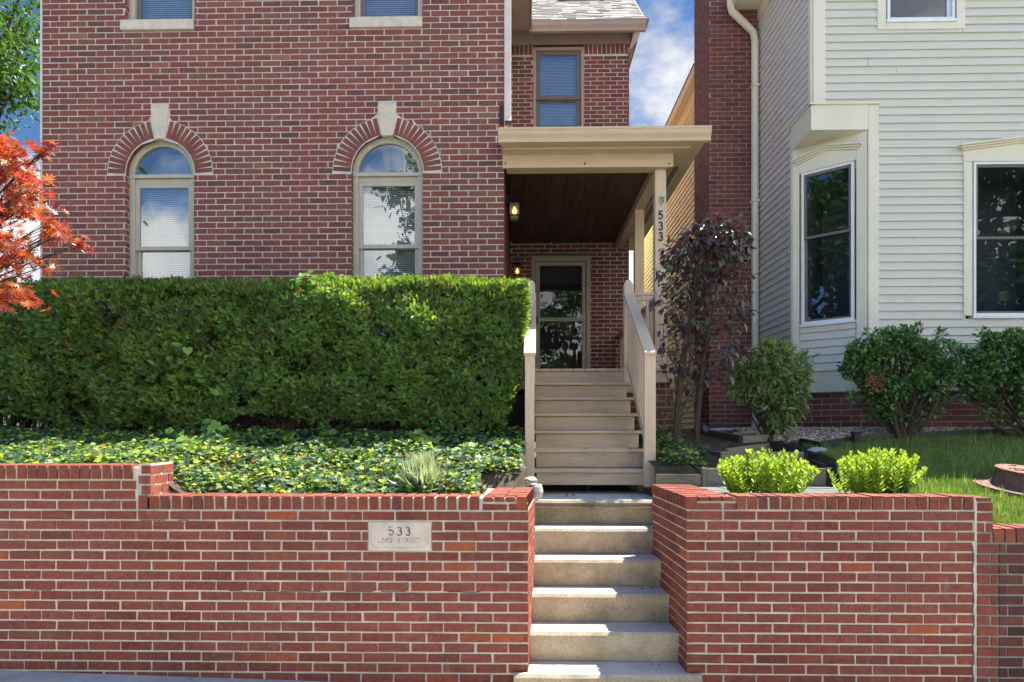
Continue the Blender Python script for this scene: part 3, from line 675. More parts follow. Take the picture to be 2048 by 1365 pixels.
# ------------------------------------------------ ribbon lettering
def ribbon(mb, fr, pts, w, o0, o1):
    for (a, b), (c, d) in zip(pts, pts[1:]):
        dx, dz = c - a, d - b; ln = math.hypot(dx, dz) + 1e-9; nx, nz = -dz / ln * w / 2, dx / ln * w / 2; ex_, ez_ = dx / ln * w * .3, dz / ln * w * .3
        mb.fprism(fr, [(a - ex_ - nx, b - ez_ - nz), (c + ex_ - nx, d + ez_ - nz), (c + ex_ + nx, d + ez_ + nz), (a - ex_ + nx, b - ez_ + nz)], o0, o1)
def arcp(cx, cy, rx, ry, t0, t1, n=10): return [(cx + rx * math.cos(math.radians(t0 + (t1 - t0) * i / n)), cy + ry * math.sin(math.radians(t0 + (t1 - t0) * i / n))) for i in range(n + 1)]
G = {'5': [[(.85, 1), (.22, 1), (.16, .55)], arcp(.46, .33, .40, .33, 145, -150)],
     '3': [arcp(.45, .75, .34, .25, 150, -80, 8), arcp(.45, .27, .40, .28, 85, -150)],
     'L': [[(.15, 1), (.15, 0), (.85, 0), (.85, .18)], [(0, 1), (.32, 1)]],
     'O': [arcp(.5, .5, .45, .5, 0, 360, 16)],
     'R': [[(.12, 0), (.12, 1), (.5, 1)], arcp(.5, .75, .32, .25, 90, -90, 8), [(.5, .5), (.12, .5)], [(.48, .5), (.9, 0)], [(0, 0), (.28, 0)]],
     'D': [[(.12, 0), (.12, 1), (.4, 1)], arcp(.4, .5, .48, .5, 90, -90, 10), [(.4, 0), (0, 0)]],
     'S': [arcp(.5, .75, .36, .25, 30, 250, 9) + arcp(.5, .26, .38, .26, 75, -150, 9)],
     'T': [[(.02, .82), (.02, 1), (.98, 1), (.98, .82)], [(.5, 1), (.5, 0)], [(.33, 0), (.67, 0)]],
     'E': [[(.85, .82), (.85, 1), (.12, 1), (.12, 0), (.85, 0), (.85, .18)], [(.12, .52), (.6, .52)]]}
def text(mb, fr, s, a, b, w, h, gap, lw, o0, o1):
    for ch in s:
        if ch != ' ':
            for st in G[ch]: ribbon(mb, fr, [(a + p * w, b + q * h) for p, q in st], lw, o0, o1)
        a += (w + gap) if ch != ' ' else gap * 3.2
CF = ((0, HY + .03, 0), (1, 0, 0), (0, -1, 0))
for i, (ch, py) in enumerate((('5', 437), ('3', 459), ('3', 480))):
    mb = MB(); s_ = 1 / 160.0; text(mb, CF, ch, wx(1318, HY), wz(py, 1322, HY), .055, .098, 0, .012, .002, .012); mb.build('house_number', M['black iron'], porch)
hk = thing('hose_hook', 'small pale cast-metal hook screwed to the porch post above the number 533', 'hook', (wx(1325, HY), HY + .02, wz(397, 1325, HY)))
mb = MB(); hx_, hz_ = wx(1325, HY), wz(397, 1325, HY)
ribbon(mb, CF, arcp(hx_, hz_, .022, .022, 0, 360, 10), .012, .002, .02)
for k in range(4): ribbon(mb, CF, [(hx_ + .022 * math.cos(k * 1.57 + .8), hz_ + .022 * math.sin(k * 1.57 + .8)), (hx_ + .04 * math.cos(k * 1.57 + .8), hz_ + .04 * math.sin(k * 1.57 + .8))], .014, .002, .014)
mb.fbox(CF, hx_ - .012, hx_ + .012, hz_ + .03, hz_ + .065, .002, .012); mb.fbox(CF, hx_ - .012, hx_ + .012, hz_ - .075, hz_ - .025, .002, .02); mb.build('plate', M['pale metal'], hk)
mb = MB(); mb.tube([(hx_, HY + .01, hz_ - .05), (hx_, HY - .04, hz_ - .055), (hx_, HY - .05, hz_ - .03)], .006, 6); mb.build('peg', M['black iron'], hk)

# ------------------------------------------------ lanterns (two alike)
def lantern(x, y, z, label, s=1.0):
    t = thing('wall_lantern', label, 'lantern', (x, y, z), 'black lanterns lighting the porch'); q = lambda v: v * s
    def bx(mb, r0, r1, z0, z1):
        a, b = q(r0), q(r1); mb.hexa([(x - a, y - a, z + q(z0)), (x + a, y - a, z + q(z0)), (x + a, y + a, z + q(z0)), (x - a, y + a, z + q(z0)), (x - b, y - b, z + q(z1)), (x + b, y - b, z + q(z1)), (x + b, y + b, z + q(z1)), (x - b, y + b, z + q(z1))])
    mb = MB(); bx(mb, .072, .068, .0, .012)
    for sx in (-1, 1):
        for sy in (-1, 1): mb.box(x + sx * q(.064) - .004, x + sx * q(.064) + .004, y + sy * q(.064) - .004, y + sy * q(.064) + .004, z - q(.16), z)
    bx(mb, .07, .07, -.165, -.155); mb.build('frame', M['black iron'], t)
    mb = MB(); bx(mb, .08, .075, .012, .024); bx(mb, .068, .05, .024, .07); bx(mb, .05, .018, .07, .085); mb.tube([(x, y, z + q(.08)), (x, y, z + q(.11))], q(.012), 8); mb.build('cap', M['black iron'], t)
    mb = MB(); bx(mb, .060, .060, -.155, .0); bx(mb, .052, .052, -.20, -.166); mb.build('lantern_glass', M['lantern glass'], t)
    mb = MB(); mb.lathe((x, y, z - q(.085)), [(.004, -q(.055)), (q(.026), -q(.035)), (q(.034), -q(.01)), (q(.022), q(.025)), (.003, q(.06))], 12); mb.build('bulb', M['lamp glow'], t, smooth=True)
    mb = MB()
    for sy in (-1,):
        ribbon(mb, ((x, y + sy * q(.061), z - q(.085)), (1, 0, 0), (0, sy, 0)), [(0, q(.06)), (q(.025), q(.01)), (0, -q(.045)), (-q(.025), q(.01)), (0, q(.06))], .004, .0, .004)
    mb.build('leading', M['black iron'], t)
    return t
lx, ly, lz = wx(1029, 8.75), 8.75, wz(409, 1029, 8.75)
la = lantern(lx, ly, lz, 'lit black lantern on a curved arm beside the porch opening, higher of the two', 1.0)
mb = MB(); mb.box(HX1 + .006, HX1 + .03, ly - .05, ly + .05, lz + .0, lz + .13)
mb.tube([(HX1 + .03, ly, lz + .06)] + [(HX1 + .03 + (lx - HX1 - .03) * (1 - math.cos(t)), ly, lz + .06 + .075 * math.sin(t)) for t in np.linspace(.3, 1.57, 6)] + [(lx, ly, lz + .10)], .009, 8); mb.tube([(HX1 + .02, ly, lz + .125), (lx + .01, ly, lz + .125)], .005, 6); mb.build('arm', M['black iron'], la)
lx2, ly2 = wx(1034.5, 11.55), 11.58; lz2 = wz(534, 1034, 11.58)
lb = lantern(lx2, ly2, lz2, 'lit black lantern on the back wall left of the storm door, half behind the hedge', .9)
mb = MB(); mb.tube([(lx2, ly2, lz2 + .1), (lx2, ly2, lz2 + .19)], [.012, .004], 8); mb.box(lx2 - .04, lx2 + .04, ly2 + .09, WY - .002, lz2 - .05, lz2 + .1); mb.tube([(lx2, ly2 + .1, lz2 + .05), (lx2, ly2, lz2 + .11)], .009, 8); mb.build('arm', M['black iron'], lb)

# ================================================================== WOODEN STAIRS
st = thing('wooden_stairs', 'tan painted wooden stairs with railings climbing to the porch', 'stairs', (.66, 7.2, -.645))
RZ, TP = .191, .273
for k in range(1, 7):
    Yn = HY - .02 - k * TP; z = FLZ - k * RZ; xr = 1.255; xl = .09
    mb = MB(); mb.box(xl if k < 6 else .075, xr, Yn - .03, Yn + TP - .012, z - .034, z); mb.build('tread', M['stair paint'], st, bevel=.005)
    mb = MB(); mb.box(.115, 1.218, Yn, Yn + .024, z - RZ + (.004 if k < 6 else .035), z - .0365); mb.build('riser', M['stair paint'], st, bevel=.003)
mb = MB(); mb.box(.10, 1.235, HY - .02, HY + .004, FLZ - RZ + .005, FLZ - .037); mb.build('riser', M['stair paint'], st, bevel=.003)
for x in (.055, .66, 1.19):
    mb = MB(); mb.beam((x + .02, HY - .03, FLZ - .44), (x + .02, 6.78, -.62), .038, .14); mb.build('stringer', M['dark timber' if x == .66 else 'stair paint'], st)
YB = 6.36
for x0, x1, tx0, tx1 in ((.0, .092, .03, .125), (1.165, 1.275, 1.222, 1.332)):
    zt_ = .716
    mb = MB(); mb.hexa([(x0, YB, -.57), (x1, YB, -.57), (x1, YB + .09, -.57), (x0, YB + .09, -.57), (x0, YB, zt_), (x1, YB, zt_), (x1, YB + .09, zt_ + .055), (x0, YB + .09, zt_ + .055)]); mb.build('newel_post', M['rail paint'], st, bevel=.004)
    xm = (tx0 + tx1) / 2; mb = MB(); Y0 = HY - .07
    mb.box(tx0, tx1, Y0, Y0 + .11, FLZ - .3, 1.78); a = .03
    mb.hexa([(tx0, Y0, 1.78), (tx1, Y0, 1.78), (tx1, Y0 + .11, 1.78), (tx0, Y0 + .11, 1.78), (tx0 + a, Y0 + a, 1.84), (tx1 - a, Y0 + a, 1.84), (tx1 - a, Y0 + .11 - a, 1.84), (tx0 + a, Y0 + .11 - a, 1.84)]); mb.build('newel_post', M['rail paint'], st, bevel=.004)
    xa, xb = (x0 + x1) / 2, xm
    mb = MB(); mb.beam((xa, YB - .015, zt_ + .012), (xb, Y0 + .005, 1.655), .118, .034)
    mb.beam((xa, YB + .09, zt_ - .03), (xb, Y0, 1.56), .035, .085); mb.build('handrail', M['rail paint'], st, bevel=.004)
    mb = MB(); mb.beam((xa, YB + .09, -.20), (xb, Y0, .79), .04, .085); mb.build('bottom_rail', M['rail paint'], st, bevel=.003)
    nb = 12
    for i in range(nb):
        f = (i + .7) / (nb + .3); Y = YB + .09 + (Y0 - YB - .09) * f; x = xa + (xb - xa) * f
        mb = MB(); mb.box(x - .018, x + .018, Y - .018, Y + .018, -.17 + .97 * f, .62 + .87 * f); mb.build('baluster', M['rail paint'], st)

# ================================================================== CONCRETE STEPS
cs = thing('concrete_steps', 'six worn concrete steps between the brick walls, sunlit on the left half', 'steps', (.6, 5.2, -1.85))
Z0, Y0c, RC, TC = -1.722, 4.55, .2154, .262
for k in range(6):
    Y = Y0c + k * TC; z = Z0 + k * RC; f = k / 5
    xl, xr = .012 + .06 * f, 1.15 + .05 * f; Y1 = Y + TC + .05
    if k == 0: xl, xr = wx(1027, Y), wx(1405, Y); Y1 = 4.595
    if k == 5: Y1 = 6.75
    mb = MB()
    # riser leans back slightly under the nosing
    zb = z - RC + .003 if k else -1.95
    def slab(xa, xb, ya, yb):
        n = 14
        pf = [(xa + (xb - xa) * i / n, ya + jit(.002), z + jit(.0015)) for i in range(n + 1)]
        bt = [(p[0], ya + .018, zb) for p in pf]; tb = [(p[0], yb, z) for p in pf]
        mid = [(p[0], p[1] - .002 + jit(.001), p[2] - .022) for p in pf]; hi = [(p[0], p[1] + .016, p[2] + .001) for p in pf]
        b0 = len(mb.v); mb.v += bt + mid + hi + tb
        for r in range(3):
            for i in range(n): mb.f.append((b0 + r * (n + 1) + i, b0 + r * (n + 1) + i + 1, b0 + (r + 1) * (n + 1) + i + 1, b0 + (r + 1) * (n + 1) + i))
        for i in (0, n): mb.f.append((b0 + i, b0 + (n + 1) + i, b0 + 2 * (n + 1) + i, b0 + 3 * (n + 1) + i))
        bb = len(mb.v); mb.v += [(xa, yb, zb), (xb, yb, zb)]
        mb.f += [(b0 + 3 * (n + 1), bb, b0), (b0 + 3 * (n + 1) + n, b0 + n, bb + 1)]
    slab(xl, xr, Y, Y1)
    if k == 0: mb.box(.02, 1.16, 4.595, Y + TC + .06, zb, z - .001)
    mb.build('step', M['concrete'], cs)

# ================================================================== RETAINING WALLS
RY = 4.61
RF = ((0, RY, 0), (1, 0, 0), (0, -1, 0))
C2, L2, J2 = .0722, .2325, .0145
def coping(mb, fr, a0, a1, z0, z1, d, pitch=.0785, jt=.016):
    a = a0; pitch = (a1 - a0) / max(1, round((a1 - a0) / pitch))
    O, u, n = fr
    while a < a1 - .03:
        w = pitch - jt + jit(.004); b = min(a + w, a1); tl = jit(.003); zt = z1 + jit(.003); dd = jit(.004)
        P = lambda aa, bb, o: (O[0] + u[0] * aa + n[0] * o, O[1] + u[1] * aa + n[1] * o, O[2] + bb)
        mb.hexa([P(a, z0, .004 + dd), P(b, z0, .004 + dd), P(b, z0, -d), P(a, z0, -d), P(a + tl, zt, .004 + dd), P(b + tl, zt, .004 + dd), P(b + tl, zt, -d), P(a + tl, zt, -d)])
        a += pitch
def core(mb, x0, x1, y0, y1, z0, z1): mb.box(x0, x1, y0, y1, z0, z1)
lw = thing('retaining_wall', 'red brick garden wall left of the concrete steps with a 533 stone plaque', 'wall', (-2, 4.8, -1.85))
xs = wx(275, RY); xt = wx(301, RY); xp = wx(963, RY); xe = wx(1056, RY)
ztl = wz(1020, 640, RY)                 # top of the brick field under the low coping
nrl = 19; zb = ztl - nrl * C2
pb_ = ztl - (round((ztl - wz(1043, 800, RY)) / C2) + 3) * C2
PL = (wx(736, RY), wx(863, RY), pb_ - .003, pb_ + 3 * C2 - J2 + .003)
B, Mo = MB(), MB()
plex = rect_ex([(PL[0] - .004, PL[1] + .004, PL[2] - .01, PL[3] + .01)])
brick_rows(B, Mo, RF, -6.3, xe, zb, ztl, C2, L2, J2, plex, None, depth=.06, rec=.007)
zh = ztl + 3 * C2                       # the tall part has three more courses
brick_rows(B, Mo, RF, -6.3, xs - .012, ztl, zh, C2, L2, J2, depth=.06, rec=.007, phase=1)
zlt = wz(993, 640, RY); zht = wz(931, 150, RY)
# stub end of the tall wall
zst = wz(937, 290, RY)
brick_rows(B, Mo, RF, xs + .006, xt, ztl + .11, zst + .014, C2, .115, J2, depth=.05, rec=.007)
EN = ((xt, RY, 0), (0, 1, 0), (1, 0, 0)); brick_rows(B, Mo, EN, 0, .31, ztl + .11, zst + .014, C2, .155, J2, depth=.05, rec=.007)
# pier beside the steps
brick_rows(B, Mo, RF, xp + .008, xe, ztl, ztl + C2 - .016, C2 - .016, L2, J2, depth=.05, rec=.007, phase=1)
xeb = wx(1070, 5.43)
dl = math.hypot(xeb - xe, .82); IN = ((xe, RY, 0), ((xeb - xe) / dl, .82 / dl, 0), (.82 / dl, -(xeb - xe) / dl, 0))
brick_rows(B, Mo, IN, 0, dl, zb, ztl, C2, L2, J2, depth=.05, rec=.007, phase=1)
wl = B.build('wall', M['wall brick'], lw)
zpt = wz(994.5, 1010, RY)
core(Mo, -6.3, xs - .02, RY + .009, 4.90, zb - .4, zht - .012); core(Mo, xs - .02, xt - .008, RY + .009, 4.91, zb - .4, zst - .004); core(Mo, xs - .02, xp, RY + .009, 4.84, zb - .4, zlt - .012)
core(Mo, xp, xe - .012, RY + .009, 5.42, zb - .4, zpt - .012); core(Mo, xs - .015, xs + .006, RY + .004, RY + .05, ztl - .01, zht - .02)
Mo.build('mortar', M['wall mortar'], wl)
mb = MB(); coping(mb, RF, -6.3, xs - .02, zh + .002, zht, .27); coping(mb, RF, xs + .01, xp - .004, ztl + .002, zlt, .215)
for i in range(10):      # pier cap: bricks on edge running across
    y0 = RY - .004 + i * .0815; f = (i * .0815) / .82; xo = (xeb - xe) * f
    for j in range(4 if i == 0 else 2):
        n_ = 4 if i == 0 else 2; wdt = (xe - xp - .012) / n_; xa = xp + .012 + xo + j * wdt
        mb.box(xa, xa + wdt - .010, y0, y0 + .070 + jit(.003), ztl + C2 - .012 if (i == 0 and j < n_ - 1) else ztl + .003, zpt + jit(.003))
mb.build('coping', M['wall brick'], lw)
mb = MB()
for pxa, pxb, py in ((458, 482, 1184), (512, 555, 1185), (560, 640, 1187), (690, 745, 1186), (762, 812, 1187), (895, 960, 1188), (280, 330, 1043), (356, 376, 1043), (60, 100, 1180)):
    a_, b_ = wx(pxa, RY), wx(pxb, RY); zc_ = ztl - round((ztl - wz(py, pxa, RY)) / C2) * C2 - J2 * .4
    n_ = 8; ribbon(mb, RF, [(a_ + (b_ - a_) * i / n_, zc_ + jit(.0015)) for i in range(n_ + 1)], .0055, -.012, -.0055)
mb.build('crack', M['black iron'], lw)
mb = MB(); mb.fbox(RF, PL[0] + .004, PL[1] - .004, PL[2] + .004, PL[3] - .004, -.04, -.001)
pq = mb.build('plaque', M['limestone'], lw, bevel=.004)
mb = MB(); pw = PL[1] - PL[0]; pc = (PL[0] + PL[1]) / 2
text(mb, RF, '533', pc - .082, PL[2] + .112, .042, .056, .018, .009, -.002, .0012)
text(mb, RF, 'LORD STREET', pc - .157, PL[2] + .058, .0195, .031, .0088, .0036, -.002, .0012)
mb.build('lettering', M['lettering'], pq)
mb = MB(); i0, i1, k0, k1, cc = PL[0] + .022, PL[1] - .022, PL[2] + .022, PL[3] - .022, .025
ribbon(mb, RF, [(i0 + cc, k0), (i1 - cc, k0)] + arcp(i1, k0, cc, cc, 180, 90, 5) + [(i1, k1 - cc)] + arcp(i1, k1, cc, cc, 270, 180, 5) + [(i0 + cc, k1)] + arcp(i0, k1, cc, cc, 360, 270, 5) + [(i0, k0 + cc)] + arcp(i0, k0, cc, cc, 90, 0, 5), .0022, -.002, .0008)
mb.build('border', M['lettering'], pq)

rw = thing('retaining_wall', 'red brick garden wall right of the concrete steps below the yellow-green plants', 'wall', (2.2, 4.8, -1.9))
xr0, xr1, xr2 = wx(1374, RY), wx(1950, RY), wx(1986, RY); xpr = wx(1473, RY)
zrt = wz(1020, 1650, RY); zrc = wz(993, 1650, RY); zbr = zrt - 20 * C2
B, Mo = MB(), MB()
brick_rows(B, Mo, RF, xr0, xr1 - .004, zbr, zrt, C2, L2, J2, depth=.06, rec=.007, phase=1)
brick_rows(B, Mo, RF, xr0, xpr - .004, zrt, zrt + C2 - .016, C2 - .016, L2, J2, depth=.05, rec=.007)
xrb = wx(1304, 5.63); dr = math.hypot(xrb - xr0, 1.02); IR = ((xrb, 5.63, 0), ((xr0 - xrb) / dr, -1.02 / dr, 0), (-1.02 / dr, -(xr0 - xrb) / dr, 0))
brick_rows(B, Mo, IR, 0, dr, zbr, zrt, C2, L2, J2, depth=.05, rec=.007)
brick_rows(B, Mo, RF, xr1 + .018, xr2, zrc - .03 - 3 * C2, zrc - .03, C2, .14, J2, depth=.05, rec=.007)
ER = ((xr2, RY, 0), (0, 1, 0), (1, 0, 0)); brick_rows(B, Mo, ER, 0, .24, zrc - .03 - 3 * C2, zrc - .03, C2, L2 * .5, J2, depth=.05, rec=.007)
w2 = B.build('wall', M['wall brick'], rw)
zpr = wz(994, 1420, RY)
core(Mo, xr0 + .012, xpr, RY + .012, 4.85, zbr - .3, zpr - .03); core(Mo, xpr, xr2 - .012, RY + .009, 4.85, zbr - .3, zrc - .012)
Mo.hexa([(xr0 + .02, RY + .03, zbr), (xpr, RY + .03, zbr), (xrb + .3, 5.6, zbr), (xrb + .012, 5.6, zbr), (xr0 + .02, RY + .03, zpr - .010), (xpr, RY + .03, zpr - .010), (xrb + .3, 5.6, zpr - .010), (xrb + .012, 5.6, zpr - .010)])
core(Mo, xr1 - .002, xr1 + .016, RY + .003, RY + .04, zrc - .03 - 4 * C2, zrc - .02)
Mo.build('mortar', M['wall mortar'], w2)
mb = MB(); coping(mb, RF, xpr, xr1, zrt + .002, zrc, .215); coping(mb, RF, xr1 + .012, xr2 - .0, zrc - .035, zrc - .008, .22, .135)
for i in range(13):
    y0 = RY - .006 + i * .0795; f = i * .0795 / 1.02; xo = (xrb - xr0) * f; n_ = 4 if i == 0 else 2; wdt = (xpr - xr0 - .008) / n_
    for j in range(n_): xa = xr0 - .006 + xo + j * wdt; mb.box(xa, xa + wdt - .010, y0, y0 + .068 + jit(.003), zrt + C2 - .012 if (i == 0 and j) else zrt + .003, zpr + jit(.003))
mb.build('coping', M['wall brick'], rw)
mb = MB(); pts = [(xr1 - .01 + jit(.006) + (.0 if i % 3 else -.006), zrt - .25 - i * .055) for i in range(20)]
ribbon(mb, RF, pts, .0035, -.004, .0035); mb.build('crack', M['dark interior'], rw)

nw = thing('low_brick_wall', 'soot-stained lower brick wall at the far right end of the garden walls', 'wall', (4.6, 4.8, -1.95))
zn = wz(1086, 2010, RY); znc = wz(1057, 2010, RY)
B, Mo = MB(), MB(); brick_rows(B, Mo, RF, xr1 + .02, xr2 + .03, zn - 16 * C2, zn, C2, L2, J2, depth=.06, rec=.007)
brick_rows(B, Mo, RF, xr1 + .02, xr2, zn, zrc - .034 - 3 * C2, zrc - .034 - 3 * C2 - zn, L2, J2, depth=.05, rec=.007)
wn0 = B.build('wall', M['wall brick'], nw)
B = MB(); brick_rows(B, Mo, RF, xr2 + .045, 6.5, zn - 16 * C2, zn, C2, L2, J2, depth=.06, rec=.007)
B.build('stained_wall', M['stained brick'], nw)
core(Mo, xr1 + .022, xr2 - .002, RY + .012, 4.8, zn - .1, znc + .0); core(Mo, xr1 + .03, 6.5, RY + .0105, 4.84, zn - 18 * C2, znc - .012); Mo.build('mortar', M['dark mortar'], wn0)
mb = MB(); coping(mb, RF, xr2 + .006, 6.5, zn + .002, znc, .215); mb.build('coping', M['wall brick'], nw)

# ================================================================== NEIGHBOUR HOUSE
NY = 8.19
NF = ((0, NY, 0), (1, 0, 0), (0, -1, 0))
nh = thing('siding_house', 'pale grey clapboard house with cream trim and brick chimney on the right', 'house', (6, 11, 0))
NX = wx(1625, NY); NXc = wx(1734, NY); NYc = NY + (NXc - NX) * .86
SD = ((NX, 10.05, 0), (0, -1, 0), (-1, 0, 0)); SDL = 10.05 - NY
EV = 6.42; LAP = .1073; LAP0 = LAP
def siding(mb, fr, a0, a1, z0, z1, ex=None, off=0.0):
    O, u, n = fr; z = z0
    P = lambda a, b, o: (O[0] + u[0] * a + n[0] * o, O[1] + u[1] * a + n[1] * o, O[2] + b)
    while z < z1 - .01:
        t = min(z + LAP, z1)
        segs = []
        for (lb, lt, rb, rt) in complement(a0, a1, (ex(z, t) if ex else [])):
            if rb - lb > 1.0 and R.random() < .55:
                k_ = R.uniform(lb + .3, rb - .3); segs += [(lb, lt, k_ - .0015, k_ - .0015), (k_ + .0015, k_ + .0015, rb, rt)]
            else: segs.append((lb, lt, rb, rt))
        for (lb, lt, rb, rt) in segs:
            mb.add([P(lb, z, .024), P(rb, z, .024), P(rb, t, .002), P(lb, t, .002), P(lb, z, -.004), P(rb, z, -.004)], [(0, 1, 2, 3), (4, 5, 1, 0)])
        z += LAP
zw0, zw1 = wz(782, 1800, NY), wz(738, 1800, NY)
ZS1, ZS0 = wz(212, 1700, NY), wz(262, 1700, NY)
WR = (wx(1945, NY), wx(2130, NY), wz(632, 2040, NY), wz(325, 2040, NY)); WU = (wx(1773, NY), wx(1907, NY), wz(42, 1840, NY), wz(42, 1840, NY) + 1.15)
cas = .125
LAP = (WR[2] - .036 - zw1 - .01) / round((WR[2] - .036 - zw1 - .01) / LAP)
ex1 = lambda b, t: [(l - .10, r + .10) * 2 for (l, r, zb, zt) in (WR, WU) if b < zt + .02 and t > zb - .03] + ([(NX - .1, NXc + .13) * 2] if t <= ZS1 + .05 else [(NX - .1, NX + .13) * 2])
mb = MB(); siding(mb, NF, NX, 12, zw1 + .01, EV, ex1); wlN = mb.build('wall', M['siding'], nh)
mb = MB(); exs = lambda b, t: [(SDL - (NYc - NY), SDL + .2) * 2] if b < ZS1 - .02 else []
siding(mb, SD, 0, SDL, zw1 + .01, EV, exs); mb.build('side_wall', M['side siding'], nh)
cl = math.hypot(NXc - NX, NYc - NY); CU = ((NXc - NX) / cl, -(NYc - NY) / cl, 0); CN = (-(NYc - NY) / cl, -(NXc - NX) / cl, 0)
CH_ = ((NX, NYc, 0), CU, CN)
wl0, wl1 = cl * (1609 - 1590) / 144 * .93, cl * (1712 - 1590) / 144 * .985
CW = (wl0, wl1, wz(652, 1609, NYc) + .0, wz(353, 1609, NYc))
mb = MB(); siding(mb, CH_, wl0 - .02, wl1 + .02, zw1 + .01, CW[2] + .01); mb.build('bay_wall', M['siding'], nh)
# trim
mb = MB()
mb.fbox(NF, NX, NX + .15, ZS1, EV, -.02, .026); mb.fbox(SD, SDL - .07, SDL - .001, ZS1, EV, -.02, .026)          # upper corner
mb.fbox(NF, NXc + .004, NXc + .135, zw1, ZS1, -.02, .026)                                                             # front edge of the bay
mb.fbox(SD, SDL - (NYc - NY) - .07, SDL - (NYc - NY), zw1, ZS0 + .2, -.02, .024)
mb.build('corner_board', M['cream trim'], nh, bevel=.004)
mb = MB(); mb.fbox(CH_, .0, wl0 - .03, zw1, ZS0, -.03, .02); mb.fbox(CH_, wl1 + .03, cl, zw1, ZS0, -.03, .02); mb.fbox(CH_, wl0 - .03, wl1 + .03, CW[3] + .0, ZS0, -.03, .012)
mb.build('bay_trim', M['cream trim'], nh, bevel=.004)
# triangular soffit over the cut corner
mb = MB(); e = .03
P3 = [(NX - e, NY - e), (NXc + .0, NY - e), (NXc, NY + .02), (NX + .02, NYc), (NX - e, NYc)]
mb.add([(x, y, ZS0) for x, y in P3] + [(x, y, ZS1) for x, y in P3], [(0, 1, 2, 3, 4), (9, 8, 7, 6, 5)] + [(i, (i + 1) % 5, 5 + (i + 1) % 5, 5 + i) for i in range(5)])
mb.build('corner_soffit', M['cream trim'], nh, bevel=.004)
mb = MB(); mb.fbox(NF, NX - .05, NXc + .14, ZS1, ZS1 + .025, -.02, .055); mb.fbox(SD, SDL - (NYc - NY) - .05, SDL + .05, ZS1, ZS1 + .025, -.02, .055); mb.build('drip_cap', M['cream trim'], nh)
# window hoods
def hood(fr, a0, a1, z, h, rise):
    mb = MB(); am = (a0 + a1) / 2
    mb.fprism(fr, [(a0, z), (a1, z), (a1, z + h), (am, z + h + rise), (a0, z + h)], -.01, .03)
    for k, (d0, d1, o) in enumerate(((0, .022, .05), (.022, .044, .072), (.044, .066, .095))):
        e_ = .02 + .025 * k
        mb.fprism(fr, [(a0 - e_, z + h + d0), (am, z + h + rise + d0), (a1 + e_, z + h + d0), (a1 + e_, z + h + d1), (am, z + h + rise + d1), (a0 - e_, z + h + d1)], -.01, o)
    return mb.build('window_hood', M['cream trim'], nh, bevel=.002)
def nwin(fr, l, r, zb, zt, mid, upper=False, gl='dark glass', cs_=.0):
    mb = MB(); ring_frame(mb, fr, l, r, zb, zt, .03, -.05, .026); mb.fbox(fr, l - .02, r + .02, zb - .035, zb, -.05, .045)
    w = mb.build('window', M['white vinyl'], nh, bevel=.003)
    s = MB(); sash_pair(fr, l + .03, r - .03, zb + .03, zt - .03, mid, s, w, gl, .032, .008, False); s.build('sash', M['dark window paint' if not upper else 'white vinyl'], w, bevel=.002)
    return w
nwin(CH_, *CW, wz(485, 1609, NYc) + .03); hood(CH_, CW[0] - .03, CW[1] + .03, CW[3] + .004, .12, .09)
nwin(NF, *WR, wz(475, 2000, NY)); hood(NF, WR[0] - .13, WR[1] + .13, WR[3] + .004, .13, .09)
nwin(NF, *WU, WU[2] + .6, True, 'dark glass')
for (l, r, zb, zt) in (WR, WU):
    d = -.12 if zb > 4 else .0
    for a, b, c, e in ((l - cas, l - .022, zb + d, zt), (r + .022, r + cas, zb + d, zt)) + (((l - .02, r + .02, zb + d, zb - .037),) if zb > 4 else ()):
        mb = MB(); mb.fbox(NF, a, b, c, e, -.02, .03); mb.build('casing', M['cream trim'], nh, bevel=.003)
# skirt board and foundation
mb = MB(); mb.fbox(NF, NXc - .01, 12, zw0, zw1, -.05, .03); mb.fbox(CH_, -.02, cl + .01, zw0, zw1, -.05, .028); mb.fbox(SD, 0, SDL - (NYc - NY) + .01, zw0, zw1, -.05, .028)
mb.fbox(NF, NXc - .02, 12, zw1 - .002, zw1 + .028, -.05, .055); mb.fbox(CH_, -.03, cl + .02, zw1 - .002, zw1 + .028, -.05, .053); mb.build('skirt_board', M['cream trim'], nh, bevel=.003)
B, Mo = MB(), MB(); nb_ = round((zw0 + .35) / CH)
for fr, a0, a1 in ((NF, NXc, 12), (CH_, 0, cl), (SD, 0, SDL - (NYc - NY))): brick_rows(B, Mo, fr, a0, a1, zw0 - nb_ * CH, zw0, CH, BL, JT, depth=.02)
fd = B.build('foundation', M['neighbour brick'], nh); Mo.build('mortar', M['neighbour mortar'], fd)
# chimney
CY = 10.03; cxl = wx(1418, CY)
CF_ = ((0, CY, 0), (1, 0, 0), (0, -1, 0)); CL_ = ((cxl, 10.9, 0), (0, -1, 0), (-1, 0, 0))
B, Mo = MB(), MB(); brick_rows(B, Mo, CF_, cxl, NX + .05, -.4, 8.2, .0703, .219, .011, depth=.02); brick_rows(B, Mo, CL_, 0, .87, -.4, 8.2, .0703, .219, .016, depth=.02, rec=.0018)
ch = B.build('chimney', M['neighbour brick'], nh); Mo.box(cxl + .02, NX + .4, CY + .02, 10.88, -.4, 8.2); Mo.build('mortar', M['neighbour mortar'], ch)
